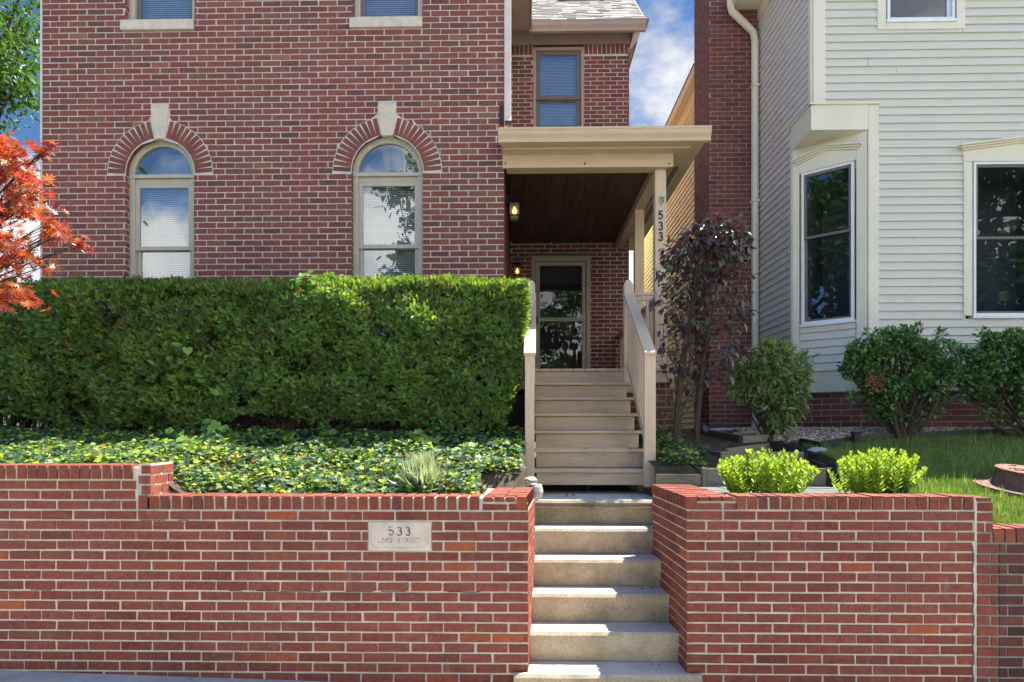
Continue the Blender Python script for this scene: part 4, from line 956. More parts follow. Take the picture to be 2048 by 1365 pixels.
# eaves
mb = MB(); ox = NX - .42
mb.box(ox, NX + .001, NY - .02, CY - .004, EV, EV + .02); mb.box(ox - .02, ox, NY - .02, CY - .06, EV - .02, EV + .17); mb.fbox(SD, 0, SDL, EV - .16, EV - .002, -.01, .03); mb.build('eave', M['cream trim'], nh, bevel=.003)
mb = MB(); gutter_profile(mb, (ox - .02, CY - .10), (ox - .02, NY - .02), EV + .02, EV + .16, (-1, 0)); mb.build('gutter', M['cream trim'], nh)
mb = MB(); xd = wx(1512, CY - .1); zt0 = EV + .03
pth = [(ox - .07, CY - .16, zt0), (ox - .07, CY - .16, zt0 - .07), (ox - .04, CY - .14, zt0 - .14), (xd - .12, CY - .09, zt0 - .34), (xd - .03, CY - .07, zt0 - .42), (xd, CY - .06, zt0 - .55), (xd, CY - .06, .35), (xd, CY - .06, .08), (xd - .02, CY - .10, .0), (xd - .14, CY - .2, -.04)]
mb.tube(pth, .056, 6)
for z in (zt0 - 1.25, zt0 - 3.0, .8): mb.box(xd - .062, xd + .062, CY - .12, CY - .004, z, z + .03)
mb.build('downspout', M['cream trim'], nh, bevel=.008)
mb = MB(); mb.add([(ox, NY - .02, EV + .18), (12, NY - .02, EV + .18), (12, 14, EV + .18), (ox, 14, EV + .18), (ox + 3.5, 11, 8.6), (12, 11, 8.6)], [(0, 1, 5, 4), (1, 2, 5), (2, 3, 4, 5), (3, 0, 4), (0, 3, 2, 1)]); mb.build('roof', M['dark window paint'], nh)

# yellow house farther back
yh = thing('yellow_house', 'pale yellow clapboard wall glimpsed between the porch posts and the chimney', 'house', (4.5, 14.5, 0))
YX = 3.0; YS = ((YX, 18.0, 0), (0, -1, 0), (-1, 0, 0)); mb = MB(); siding(mb, YS, 0, 6.9, -.4, 6.0); mb.build('wall', M['yellow siding'], yh)
mb = MB(); mb.box(YX + .01, 9, 11.12, 18, -.4, 6.0); mb.build('backing_wall', M['yellow siding'], yh)
mb = MB(); mb.box(2.86, YX + .02, 11.0, 18.1, 5.98, 6.0); mb.box(2.84, 2.86, 11.0, 18.1, 5.96, 6.12); mb.fbox(YS, 0, 6.9, 5.72, 5.97, .0, .03); mb.build('eave', M['yellow siding'], yh)
mb = MB(); mb.add([(2.82, 10.95, 6.12), (2.82, 18.2, 6.12), (5.5, 18.2, 8.3), (5.5, 10.95, 8.3)], [(0, 1, 2, 3)]); mb.build('roof', M['shingle'], yh)

# ================================================================== PATH, TIMBERS, SMALL THINGS
tp = thing('timber_path', 'weathered timber-edged stepped path with grey pavers beside the wooden stairs', 'path', (2.2, 6.2, -.56))
def tb(name, mat, *b): mb = MB(); mb.box(*b); return mb.build(name, M[mat], tp, bevel=.006)
xA, xB = wx(1404, 6.0), wx(1664, 6.0)
tb('timber', 'timber', wx(1312, 6.0), xA - .004, 6.0, 6.045, -.56, wz(949, 1350, 6.0))
tb('timber', 'timber', xA, xA + .04, 5.985, 6.09, -.57, wz(936, 1404, 6.0))
tb('timber', 'timber', xA + .044, xB - .05, 6.0, 6.045, -.57, wz(937, 1500, 6.0)); tb('timber', 'dark timber', xB - .046, xB, 5.99, 6.09, -.57, wz(936, 1660, 6.0))
x2, x3 = wx(1442, 6.6), wx(1608, 6.6)
tb('timber', 'timber', x2, x3, 6.6, 6.645, -.36, wz(904, 1500, 6.6)); tb('timber', 'dark timber', x3 + .002, x3 + .05, 6.61, 6.70, -.36, wz(906, 1612, 6.6))
def tbeam(mat, p, q, w, h): mb = MB(); mb.beam(p, q, w, h); mb.build('timber', M[mat], tp, bevel=.005)
z1, z2 = wz(937, 1500, 6.0), wz(904, 1500, 6.6)
tbeam('dark timber', (xB - .03, 6.1, z1 - .01), (x3 + .05, 6.62, z1 + .02), .04, .09)
tbeam('dark timber', (x3 + .03, 6.70, z2 - .01), (wx(1540, 7.2), 7.2, z2 + .05), .04, .10); tbeam('timber', (wx(1540, 7.2), 7.2, z2 + .04), (wx(1452, 6.85), 6.85, z2 - .01), .04, .07)
a = ghit(1392, 871); tbeam('dark timber', (wx(1388, 7.9), 7.9, .0 - .06), (wx(1483, 7.25), 7.25, -.14), .09, .13); tbeam('timber', (wx(1483, 7.25), 7.25, -.135), (wx(1540, 7.35), 7.35, -.115), .06, .11)
mb = MB()
def pav(x0, x1, y0, y1, z):
    nx, ny = max(1, round((x1 - x0) / .2)), max(1, round((y1 - y0) / .2))
    for i in range(nx):
        for j in range(ny):
            mb.box(x0 + (x1 - x0) * i / nx + .004, x0 + (x1 - x0) * (i + 1) / nx - .004, y0 + (y1 - y0) * j / ny + .004, y0 + (y1 - y0) * (j + 1) / ny - .004, z - .06, z + jit(.003))
pav(xA + .3, xB - .05, 6.05, 6.6, z1 - .012); pav(x2 + .02, x3, 6.65, 7.2, z2 - .012); pav(1.55, 2.95, 4.88, 5.99, -.53)
pav(1.9, 2.5, 7.2, 7.9, z2 + .05)
mb.build('pavers', M['paver'], tp)
def rock(name, c, s, label, mat='rock', seed=0):
    import bmesh
    bm = bmesh.new(); bmesh.ops.create_icosphere(bm, subdivisions=3, radius=1)
    r = np.random.default_rng(seed); pl = [(Vector(r.normal(size=3)).normalized(), r.uniform(.55, .85)) for _ in range(9)]
    for v in bm.verts:
        for n_, d_ in pl:
            k = v.co.dot(n_) - d_
            if k > 0: v.co -= n_ * k * .9
        v.co = Vector((v.co.x * s[0], v.co.y * s[1], v.co.z * s[2])) + Vector((r.normal(), r.normal(), r.normal())) * .002
    mb = MB(); mb.v = [(v.co.x, v.co.y, v.co.z) for v in bm.verts]; mb.f = [tuple(v.index for v in f.verts) for f in bm.faces]; bm.free()
    o = mb.build(name, M[mat]); o.location = c; return tag(o, label, 'rock')
rock('rock', (wx(1071, 5.75), 5.75, -.56), (.07, .06, .10), 'small grey rock at the foot of the wooden stairs beside the brick pier', seed=1)
rock('rock', (wx(1062, 5.95), 5.95, -.475), (.075, .06, .045), 'pale flat stone lying on top of ivy left of the lowest stair tread', seed=2)
g = ghit(1548, 880); rock('rock', (g[0], g[1], g[2] + .03), (.09, .09, .10), 'pointed pale rock at the left corner of the gravel bed', seed=3)
g = ghit(1450, 868); rock('rock', (g[0], g[1] + .3, g[2] + .03), (.22, .12, .05), 'flat tan stone under the green drain hose', seed=4)
g = ghit(1500, 874); rock('rock', (g[0], g[1] + .1, g[2] + .02), (.20, .10, .045), 'long flat stone at the base of the rhododendron', seed=5)
g = ghit(1570, 868); rock('rock', (g[0], g[1] + .2, g[2] + .03), (.2, .1, .06), 'brown flat stone between rhododendron and brick foundation', seed=6)
g = ghit(1635, 926); rock('rock', (g[0], g[1], g[2] + .01), (.11, .08, .04), 'small pale rock beside the stepped path at the lawn corner', seed=7)
# drain hose
mb = MB(); pth = []; rad = []
p0, p1, p2, p3 = (Vector((xd - .12, CY - .2, -.03)), Vector((xd - .45, CY - .5, .02)), Vector((wx(1440, 8.6), 8.7, .03)), Vector((wx(1408, 8.0), 8.0, -.04)))
for i in range(90):
    t = i / 89; p = p0 * (1 - t) ** 3 + p1 * 3 * t * (1 - t) ** 2 + p2 * 3 * t * t * (1 - t) + p3 * t ** 3; pth.append(p); rad.append(.056 if i % 2 else .047)
mb.tube(pth, rad, 10); hs = mb.build('drain_hose', M['hose'], smooth=False); tag(hs, 'dark green corrugated drain hose running from the cream downspout', 'hose')
# path light
g = ghit(1713, 888); pl_ = thing('path_light', 'small dark square path light at the edge of the gravel', 'light', g)
mb = MB(); mb.box(g[0] - .042, g[0] + .042, g[1] - .042, g[1] + .042, g[2] - .03, g[2] + .12); mb.build('post', M['black iron'], pl_, bevel=.006)
mb = MB(); mb.box(g[0] - .048, g[0] + .048, g[1] - .048, g[1] + .048, g[2] + .12, g[2] + .132); mb.build('cap', M['black iron'], pl_, bevel=.004)
# meter pit cover
from mathutils import Euler
g = ghit(2032, 975); gx, gy, gz = 4.40, 5.78, -.535
mc = thing('meter_cover', 'rusty round cast-iron meter cover raised on a wide flange in the lawn', 'cover', (gx, gy, gz)); tl = Euler((.15, .07, 0))
mb = MB(); mb.lathe((gx, gy, gz), [(.40, -.10), (.41, -.02), (.405, .015), (.33, .02), (.285, .03), (.265, .06), (.25, .15)], 48, tl); mb.build('frame', M['rust iron'], mc, smooth=True).modifiers.new('e', 'EDGE_SPLIT').split_angle = .7
mb = MB(); mb.lathe((gx, gy, gz), [(.255, .151), (.262, .158), (.262, .172), (.25, .178), (.235, .172), (.0, .172)], 48, tl); ld = mb.build('lid', M['rust iron'], mc)
mb = MB(); v = Vector((-.02, .20, .174)); v.rotate(tl); mb.box(gx + v.x - .03, gx + v.x + .03, gy + v.y - .012, gy + v.y + .012, gz + v.z - .002, gz + v.z + .003); mb.build('pick_hole', M['dark interior'], ld)
mb = MB()
for row, (yy, nl) in enumerate(((.04, 8), (-.04, 8))):
    for i in range(nl):
        for (dx, dy, wx_, wy_) in ((-.012, 0, .005, .04), (0, R.choice((.015, -.015, 0)), .022, .006), (.010, R.choice((.01, -.01)), .005, .022)):
            v = Vector((-.15 + i * .043 + dx, yy + dy, .173)); v.rotate(tl)
            mb.box(gx + v.x - wx_ / 2, gx + v.x + wx_ / 2, gy + v.y - wy_ / 2, gy + v.y + wy_ / 2, gz + v.z - .003, gz + v.z + .004)
mb.build('lettering', M['rust iron'], ld)
# lawn edging
mb = MB()
for a, b in zip(EDGE, EDGE[1:]):
    n_ = 4
    for i in range(n_):
        f0, f1 = i / n_, (i + 1) / n_; p = [a[j] + (b[j] - a[j]) * f0 for j in range(3)]; q = [a[j] + (b[j] - a[j]) * f1 for j in range(3)]
        mb.beam((p[0], p[1], p[2] + .02), (q[0], q[1], q[2] + .02), .012, .10)
tag(mb.build('lawn_edging', M['plastic edging']), 'dark green plastic edging curving between the gravel and the lawn', 'edging')

# ================================================================== PLANTS
def unit(a): return a / (np.linalg.norm(a, axis=1, keepdims=True) + 1e-9)
def leaf_oval(w=.4, fold=.12, curl=-.08):
    h = w / 2
    return ([(0, 0, 0), (h * .8, .28, fold), (h, .52, fold), (h * .6, .8, fold * .6 + curl * .5), (0, 1, curl), (-h * .6, .8, fold * .6 + curl * .5), (-h, .52, fold), (-h * .8, .28, fold), (0, .5, 0)], [(0, 1, 2, 8), (8, 2, 3, 4), (0, 8, 6, 7), (8, 4, 5, 6)])
def leaf_lobed(pts, fold=.08):
    r = [(x, y, fold * abs(x)) for x, y in pts]; l = [(-x, y, fold * abs(x)) for x, y in pts[1:-1]]
    n = len(r); v = r + l
    return (v, [tuple(range(n)), tuple([0] + [n - 1]) + tuple(range(n + len(l) - 1, n - 1, -1))])
IVY = leaf_lobed([(0, .08), (.22, -.04), (.42, .12), (.34, .30), (.58, .48), (.36, .58), (.22, .66), (0, 1)], .25)
VINE = leaf_lobed([(0, .05), (.25, -.1), (.48, .05), (.5, .3), (.42, .42), (.45, .62), (.22, .72), (0, 1)], .2)
def maple_leaf():
    out_ = [(0, 0)]
    for ang, ln in ((110, .45), (62, .75), (28, .95), (0, 1.1)):
        a = math.radians(ang); d = (math.sin(a), math.cos(a)); n_ = (d[1], -d[0])
        pt = lambda t, w: (d[0] * ln * t + n_[0] * w, d[1] * ln * t + n_[1] * w)
        if ang: out_ += [pt(.28, .045), pt(.6, .075), pt(1, 0), pt(.6, -.075)]
        else: out_ += [pt(.28, .05), pt(.6, .075), pt(1, 0)]
    return leaf_lobed(out_, .15)
MAPLE = maple_leaf()
def yew():
    K = 6; v = [(0, i / K, -.05 * (i / K) ** 2) for i in range(K + 1)]; f = []
    for i in range(K):
        for s in (-1, 1):
            ln = .40 * (1 - .4 * abs(i / (K - 1) - .35)); a = .9
            v.append((s * ln * math.sin(a), i / K + ln * math.cos(a) + .03, .08)); v.append((s * ln * .55 * math.sin(a + .25), i / K + ln * .62 * math.cos(a - .3) + .10, .06))
            m_ = len(v); f.append((i, m_ - 2, m_ - 1, i + 1) if s > 0 else (i + 1, m_ - 1, m_ - 2, i))
    v.append((0, 1.28, 0)); v.append((.09, 1.1, .02)); v.append((-.09, 1.1, .02)); m_ = len(v); f.append((K, m_ - 2, m_ - 3, m_ - 1)); return v, f
YEW = yew()
BLADE = ([(-.03, 0, 0), (.03, 0, 0), (-.024, .4, .05), (.024, .4, .05), (-.014, .75, .16), (.014, .75, .16), (0, 1, .34)], [(0, 1, 3, 2), (2, 3, 5, 4), (4, 5, 6)])
def rand_dirs(n): return unit(rng.normal(size=(n, 3)))

# ---- hedge
hx0, hx1, hy0, hy1 = wx(-170, 6.62), -.015, 6.62, 7.55
hzt = lambda x: 1.565 + .02 * (x / 5)
hg = thing('yew_hedge', 'clipped dense green yew hedge in front of the brick house', 'hedge', ((hx0 + hx1) / 2, 7.1, -.1))
def lump(x, z): return (.05 * np.sin(x * 2.3 + z * 1.7) + .035 * np.sin(x * 5.1 - z * 3.3 + 1) + .028 * np.sin(x * 9.7 + z * 7.9) + .02 * np.sin(z * 13 + x * 3))
P, A, Nn, S = [], [], [], []
n = 10500
x = rng.uniform(hx0, hx1, n); zz = rng.uniform(-.02, 1.59, n)
zbot = .05 + .06 * np.sin(x * 1.9) + .05 * np.sin(x * 4.7 + 2) 
keep = (zz > zbot)
gap = (np.sin(x * 7.1 + zz * 3.1) + np.sin(zz * 8.3 - x * 4.4 + 2) + np.sin(x * 13.7) * .6 + rng.normal(size=n) * .95) < -1.75
keep &= ~gap
x, zz = x[keep], zz[keep]; CL = 6; x = np.repeat(x, CL) + rng.normal(size=len(x) * CL) * .010; zz = np.repeat(zz, CL) + rng.normal(size=len(zz) * CL) * .010; n = len(x)
dpt = np.repeat(np.abs(rng.normal(size=n // CL)) * .075 - .01, CL) + rng.normal(size=n) * .008
tuck = .30 * np.clip(.35 - zz, 0, 1) ** 1.2
rnd = .26 * np.clip((zz - 1.22) / .34, 0, 1) ** 2.2
y = hy0 + lump(x, zz) * 1.35 + dpt + tuck + rnd
P.append(np.c_[x, y, zz]); A.append(np.c_[rng.normal(size=n) * .75, -np.ones(n) * .35 + rng.normal(size=n) * .25, rng.normal(size=n) * .5 + .45]); Nn.append(np.c_[rng.normal(size=n) * .35, -np.ones(n), np.ones(n) * .45 + rng.normal(size=n) * .3]); S.append(rng.uniform(.030, .060, n))
n = 32000                                    # top
x = rng.uniform(hx0, hx1, n); y = rng.uniform(hy0 + .03, hy1, n)
z = 1.565 + .02 * (x / 5) + lump(x, y * 2) * .35 + .012 * np.sin(x * 20) - np.abs(rng.normal(size=n)) * .04 - .13 * np.clip((hy0 + .28 - y) / .28, 0, 1) ** 2
P.append(np.c_[x, y, z]); A.append(np.c_[rng.normal(size=n) * .5, rng.normal(size=n) * .5 - .2, np.ones(n) * .9]); Nn.append(rng.normal(size=(n, 3)) + np.array((0, -.6, .6))); S.append(rng.uniform(.030, .056, n))
n = 9500                                     # right end
y = rng.uniform(hy0 + .02, hy1, n); z = rng.uniform(.0, 1.54, n)
x = hx1 + .02 - .26 * np.clip(1 - z / 1.1, 0, 1) ** 1.3 + .02 * np.sin(z * 9 + y * 5) - np.abs(rng.normal(size=n)) * .05
P.append(np.c_[x, y, z]); A.append(np.c_[np.ones(n) * .8, rng.normal(size=n) * .5 - .2, rng.normal(size=n) * .4 + .3]); Nn.append(rng.normal(size=(n, 3)) * .4 + np.array((0.2, -.4, 1))); S.append(rng.uniform(.030, .056, n))
P = np.concatenate(P)
# cut the corner of the front face where the right end tucks in
lim = hx1 + .03 - .26 * np.clip(1 - P[:, 2] / 1.1, 0, 1) ** 1.3
kp = P[:, 0] < lim + .02
scatter('foliage', M['yew'], hg, YEW, P[kp], np.concatenate(A)[kp], np.concatenate(Nn)[kp], np.concatenate(S)[kp])
mb = MB()
for i in range(46):
    x0 = hx0 + .25 + (hx1 - .6 - hx0) * i / 45 + jit(.06); y0 = 7.05 + jit(.15)
    for k in range(5):
        x1, y1, z1_ = x0 + jit(.45), R.uniform(6.78, 7.4), R.uniform(.3, 1.35)
        mb.tube([(x0 + jit(.03), y0, -.12), ((x0 * .6 + x1 * .4) + jit(.05), (y0 + y1) / 2, z1_ * .4), (x1, y1, z1_)], [.017, .011, .003], 5)
for i in range(70):
    x0 = R.uniform(hx0, hx1 - .4); z0 = R.uniform(.05, .5); mb.tube([(x0, 7.0, z0), (x0 + jit(.2), 6.72, z0 + R.uniform(-.05, .15)), (x0 + jit(.35), 6.62 + jit(.04), z0 + R.uniform(-.08, .25))], [.006, .004, .0015], 4)
mb.build('stems', M['bark'], hg)
n = 7000
x = rng.uniform(hx0, hx1 - .2, n); y = rng.uniform(6.85, 7.35, n); z = rng.uniform(.18, 1.4, n)
scatter('inner_foliage', M['yew'], hg, YEW, np.c_[x, y, z], rand_dirs(n), rand_dirs(n), rng.uniform(.07, .12, n))

# ---- ivy ground cover
def ivy_patch(name, mat, n, xr, yr, zadd, keep=None, sz=(.028, .058), parent=None, up=.9):
    x = rng.uniform(*xr, n); y = rng.uniform(*yr, n)
    if keep is not None: k = keep(x, y); x, y = x[k], y[k]
    n = len(x); z = np.array([T(a, b) for a, b in zip(x, y)]) + zadd * rng.beta(1.6, 1.6, n) * (1 + .5 * np.sin(x * 7) * np.sin(y * 9))
    a = rng.uniform(0, 2 * np.pi, n); A = np.c_[np.cos(a), np.sin(a) - .45, rng.normal(size=n) * .25 - .1]
    Nn = np.c_[rng.normal(size=n) * .35, rng.normal(size=n) * .3 - .45, np.ones(n) * up]
    return scatter(name, mat, parent, IVY, np.c_[x, y, z], A, Nn, rng.uniform(*sz, n))
o = ivy_patch('ivy_ground_cover', M['ivy leaf'], 30000, (hx0 - .2, -.0), (4.93, 6.9), .10, lambda x, y: ~((x < -2.6) & (y < 4.97)) & ((x < -.02) & ((y > 5.46) | (x < -.34))))
tag(o, 'dark green ivy covering the slope between hedge and wall', 'ivy', kind='stuff')
o = ivy_patch('ivy_ground_cover', M['ivy leaf'], 1700, (1.30, 2.02), (6.07, 7.7), .12, lambda x, y: x < 1.72 + .2 * np.sin(y * 3) )
tag(o, 'dark ivy patch behind the timber board right of the wooden stairs', 'ivy', kind='stuff')
n = 900; x = rng.uniform(-3.2, -.05, n); y = rng.uniform(4.95, 5.9, n); z = np.array([T(a, b) for a, b in zip(x, y)]) + rng.uniform(.01, .06, n)
o = scatter('fallen_leaves', M['dead leaf'], None, leaf_oval(.5), np.c_[x, y, z], rand_dirs(n) * np.array((1, 1, .3)), rng.normal(size=(n, 3)) * .4 + np.array((0, -.2, 1)), rng.uniform(.03, .06, n)); tag(o, 'brown fallen leaves among the sunlit ivy', 'leaves', kind='stuff')

pp = [(R.uniform(.9, 1.12), Y0c + k * TC + R.uniform(.14, .25), Z0 + k * RC + .006) for k in range(6) for _ in range(3)] + [(R.uniform(.1, .5), R.uniform(6.2, 6.45), -.64) for _ in range(16)]
n = len(pp); o = scatter('fallen_leaves', M['dead leaf'], None, leaf_oval(.5), pp, rand_dirs(n) * np.array((1, 1, .2)), rng.normal(size=(n, 3)) * .3 + np.array((0, 0, 1)), rng.uniform(.016, .04, n)); tag(o, 'few brown dead leaves caught on the concrete steps', 'leaves', kind='stuff')
# ---- weeds and vines
def weed(px, py, spots, label, size=.08, mat='vine leaf', name='weed', cat='weed', wall_y=None):
    g = ghit(px, py) if wall_y is None else (wx(px, wall_y), wall_y, wz(py, px, wall_y))
    t = thing(name, label, cat, g); mb = MB(); P, A = [], []
    prev = Vector(g)
    for (qx, qy, k) in spots:
        e = Vector((wx(qx, g[1] - .04), g[1] - .04 + jit(.05), wz(qy, qx, g[1] - .04)))
        mb.tube([prev, (prev + e) / 2 + Vector((jit(.02), jit(.02), .015)), e], [.004, .003, .002], 5)
        if k > 3: prev = e
        for _ in range(k):
            P.append(e + Vector((jit(.055), jit(.05), jit(.05)))); A.append((jit(.8), -.55 + jit(.3), -.35 + jit(.5)))
    mb.build('stem', M['vine leaf'], t)
    n = len(P); scatter('leaves', M[mat], t, VINE, P, A, np.c_[rng.normal(size=n) * .3, -np.ones(n) * .7, np.ones(n) * .7], rng.uniform(.7, 1.1, n) * size)
weed(430, 885, [(425, 850, 6), (440, 862, 6), (465, 866, 7), (458, 872, 5)], 'pale green grape seedling standing before the left half of the hedge', .10)
weed(655, 880, [(650, 858, 6), (668, 868, 7), (640, 872, 4)], 'pale green grape seedling standing before the middle of the hedge', .09)
weed(845, 895, [(838, 868, 6), (850, 880, 5), (868, 882, 4)], 'pale green grape seedling near the right end of the hedge', .09)
weed(365, 900, [(352, 866, 3), (372, 880, 6), (392, 890, 6), (345, 890, 4)], 'leafy nettle-like weed in the ivy below the climbing vine', .08)
weed(935, 905, [(930, 890, 5), (945, 898, 5)], 'small pale weed in the ivy below the right hedge corner', .07)
weed(45, 925, [(42, 912, 5), (52, 908, 4)], 'yellow-green sunlit weed on the ivy at the far left', .09)
weed(1000, 935, [(960, 915, 5), (985, 925, 6), (1010, 930, 5)], 'yellow-green vine trailing over sunlit ivy beside the stair post', .07)
weed(360, 800, [(372, 690, 4), (355, 712, 4), (360, 728, 4), (350, 748, 4), (355, 765, 4), (345, 778, 4), (372, 752, 4), (385, 768, 3), (400, 760, 3), (430, 782, 2), (362, 735, 3)], 'bindweed vine with heart-shaped leaves climbing the hedge face', .085, name='climbing_vine', cat='vine', wall_y=6.60)
weed(610, 575, [(600, 560, 5), (625, 556, 5), (615, 548, 4), (690, 556, 2)], 'yellow-green vine shoot on top of the hedge', .07, name='climbing_vine', cat='vine', wall_y=6.68)
weed(1332, 860, [(1330, 830, 3), (1322, 818, 3), (1327, 805, 3), (1318, 795, 2)], 'thin ivy strand climbing the brick under the porch', .05, mat='ivy leaf', name='climbing_ivy', cat='ivy', wall_y=8.0)

# ---- blue fescue
g = ghit(848, 978); t = thing('fescue_tuft', 'spiky pale blue-green ornamental grass tuft in the sunlit ivy', 'grass tuft', g)
n = 900; a = rng.uniform(0, 2 * np.pi, n); tilt = np.abs(rng.normal(size=n)) * .72
A = np.c_[np.cos(a) * np.sin(tilt), np.sin(a) * np.sin(tilt), np.cos(tilt)]
o = scatter('blades', M['fescue'], t, BLADE, np.c_[g[0] + rng.normal(size=n) * .035, g[1] + rng.normal(size=n) * .035, np.full(n, g[2])], A, np.c_[-np.cos(a), -np.sin(a), np.ones(n) * .3] + rng.normal(size=(n, 3)) * .2, rng.uniform(.16, .30, n))

# ---- generic shrub: blobs of leaves on stems
def shrub(name, label, cat, base, blobs, tmpl, mat, size, Y, droop=.2, stems=True, dz=.8, group=None, stemr=.016, axis=None, upw=0.0, twig=.0):
    t = thing(name, label, cat, base, group); mb = MB(); P, A, Nn = [], [], []
    for (px, py, r, k) in blobs:
        c = np.array((wx(px, Y), Y + R.uniform(-.5, .5) * r / (F / Y) * dz, wz(py, px, Y))); rr = r / (F / Y)
        d = rand_dirs(k); rad = rng.uniform(.35, 1.0, k) ** .5
        p = c + d * (rad * rr)[:, None] * np.array((1, dz, 1)); P.append(p); A.append(d * .7 + rng.normal(size=(k, 3)) * .55 + np.array((0, -.15, -droop + upw))); Nn.append(rng.normal(size=(k, 3)) * .4 + np.array((0, -.5, 1)))
        if stems:
            b = np.array(base)
            if axis is not None:
                zz = max(base[2] + .3, c[2] - .4 - R.random() * .2); b = np.array([np.interp(zz, [a_[2] for a_ in axis], [a_[q] for a_ in axis]) for q in range(3)])
            mid = b * .45 + c * .55 + rng.normal(size=3) * .04
            mb.tube([tuple(b + rng.normal(size=3) * np.array((.03, .03, 0))), tuple(mid), tuple(c)], [stemr, stemr * .6, stemr * .25], 6)
            for _ in range(3): e = c + rand_dirs(1)[0] * rr * .9; mb.tube([tuple(mid), tuple((mid + e) / 2 + rng.normal(size=3) * .03), tuple(e)], [stemr * .4, stemr * .25, .002], 4)
    if stems: mb.build('stems', M['bark'], t)
    P = np.concatenate(P); n = len(P); scatter('foliage', M[mat], t, tmpl, P, np.concatenate(A), np.concatenate(Nn), rng.uniform(size[0], size[1], n))
    return t
gb = ghit(1355, 868); gb = (gb[0], 6.95, T(gb[0], 6.95))
pb = [(1330, 545, 14, 20), (1318, 600, 10, 10), (1322, 720, 12, 18), (1480, 560, 20, 40), (1492, 620, 14, 20), (1475, 710, 14, 24), (1405, 840, 10, 8), (1420, 470, 34, 130), (1390, 485, 30, 110), (1450, 490, 36, 140), (1475, 500, 22, 60), (1360, 510, 26, 80), (1410, 520, 42, 170), (1455, 525, 32, 110), (1480, 470, 16, 30), (1462, 447, 14, 26), (1420, 448, 14, 24), (1345, 520, 16, 34), (1335, 500, 12, 16),
      (1350, 560, 28, 90), (1390, 575, 38, 150), (1435, 570, 34, 120), (1470, 600, 22, 60), (1345, 610, 26, 90), (1385, 625, 36, 130), (1430, 630, 38, 150), (1470, 640, 22, 50), (1330, 580, 12, 18), (1488, 590, 14, 18),
      (1350, 660, 24, 70), (1395, 670, 32, 110), (1440, 690, 34, 120), (1335, 690, 18, 40), (1370, 715, 26, 80), (1415, 730, 30, 100), (1455, 735, 18, 40), (1345, 745, 16, 40), (1390, 765, 22, 60), (1425, 775, 18, 34), (1400, 800, 12, 20), (1345, 790, 10, 12), (1325, 655, 10, 12), (1318, 540, 9, 8), (1485, 690, 8, 8), (1500, 545, 8, 6)]
AX = [(wx(1353, 6.98), 6.98, gb[2]), (wx(1362, 6.97), 6.97, .15), (wx(1378, 6.96), 6.96, .7), (wx(1398, 6.95), 6.95, 1.3), (wx(1410, 6.95), 6.95, 1.75)]
pb = [(px, py, r * 1.05, int(k * (.95 if py < 530 else .5))) for px, py, r, k in pb if not (py > 745 and R.random() < .4)]
ps = shrub('purple_shrub', 'tall dark purple-leaved shrub growing beside the porch post', 'shrub', gb, pb, leaf_oval(.46, .06, -.16), 'purple leaf', (.065, .11), 6.95, .35, dz=.9, stemr=.006, axis=AX)
mb = MB()
for px, dx in ((1353, 0), (1392, .02), (1348, -.02)):
    b = (wx(px, 6.98), 6.98 + dx, gb[2] - .05); mb.tube([b, (wx(px + 4, 6.97), 6.97 + dx, .15), (wx(px + 14, 6.96), 6.96, .7), (wx(px + 34, 6.95), 6.95, 1.3), (wx(px + 48, 6.95), 6.95, 1.75)], [.036, .03, .022, .015, .007], 8)
mb.build('trunk', M['bark'], ps)
gb = ghit(1538, 868); Yr = 7.35; gb = (wx(1535, Yr), Yr, T(wx(1535, Yr), Yr))
WH = leaf_oval(.30, .05, -.10)
rb = [(px, py, r * 1.08, int(k * 1.5)) for px, py, r, k in ((1540, 730, 40, 230), (1500, 745, 28, 120), (1585, 745, 30, 150), (1560, 715, 26, 120), (1520, 715, 20, 80), (1490, 775, 22, 80), (1530, 775, 34, 170), (1580, 785, 30, 140), (1545, 815, 30, 150), (1590, 815, 18, 60), (1575, 840, 20, 60), (1608, 725, 16, 50), (1478, 745, 14, 36), (1470, 780, 10, 20), (1555, 850, 16, 40), (1540, 700, 16, 50), (1600, 765, 14, 44))]
shrub('rhododendron', 'small open rhododendron bush in front of the brick chimney base', 'shrub', gb, rb, WH, 'rhododendron leaf', (.07, .12), Yr, .05, dz=.9)
def holly(base, cx, label, sc_):
    bl = []
    for i in range(44):
        a = R.uniform(0, 6.28); r = R.uniform(.1, 1) ** .6; px = cx + 98 * r * math.cos(a) * sc_; py = 738 + 62 * r * math.sin(a) * (1 if math.sin(a) < 0 else 1.05)
        bl.append((px, py, R.uniform(18, 28), 170))
    for dx, dy in ((-95, -30), (-60, -70), (-20, -62), (30, -78), (70, -68), (95, -40), (110, 20), (-105, 5), (-92, 55), (85, 60), (52, 80), (-40, 70), (10, 75), (8, -66), (-60, 92), (-25, 98), (35, 96), (70, 88), (0, 100)): bl.append((cx + dx * sc_, 738 + dy, 10, 34))
    return shrub('holly_bush', label, 'bush', base, bl, leaf_oval(.55, .12, -.05), 'holly leaf', (.042, .070), 7.55, 0, dz=1.1, group='round glossy holly bushes by the neighbour wall', stemr=.022, upw=.25)
gb = (wx(1802, 7.62), 7.62, T(4.4, 7.62)); h1 = holly(gb, 1803, 'round glossy dark green bush with a brown dead patch below the clapboard wall', 1.05)
n = 110; P = np.array((wx(1748, 7.15), 7.12, wz(766, 1748, 7.15))) + rng.normal(size=(n, 3)) * np.array((.07, .05, .07)); scatter('dead_leaves', M['dead leaf'], h1, leaf_oval(.5), P, rand_dirs(n), rand_dirs(n), rng.uniform(.03, .055, n))
mb = MB()
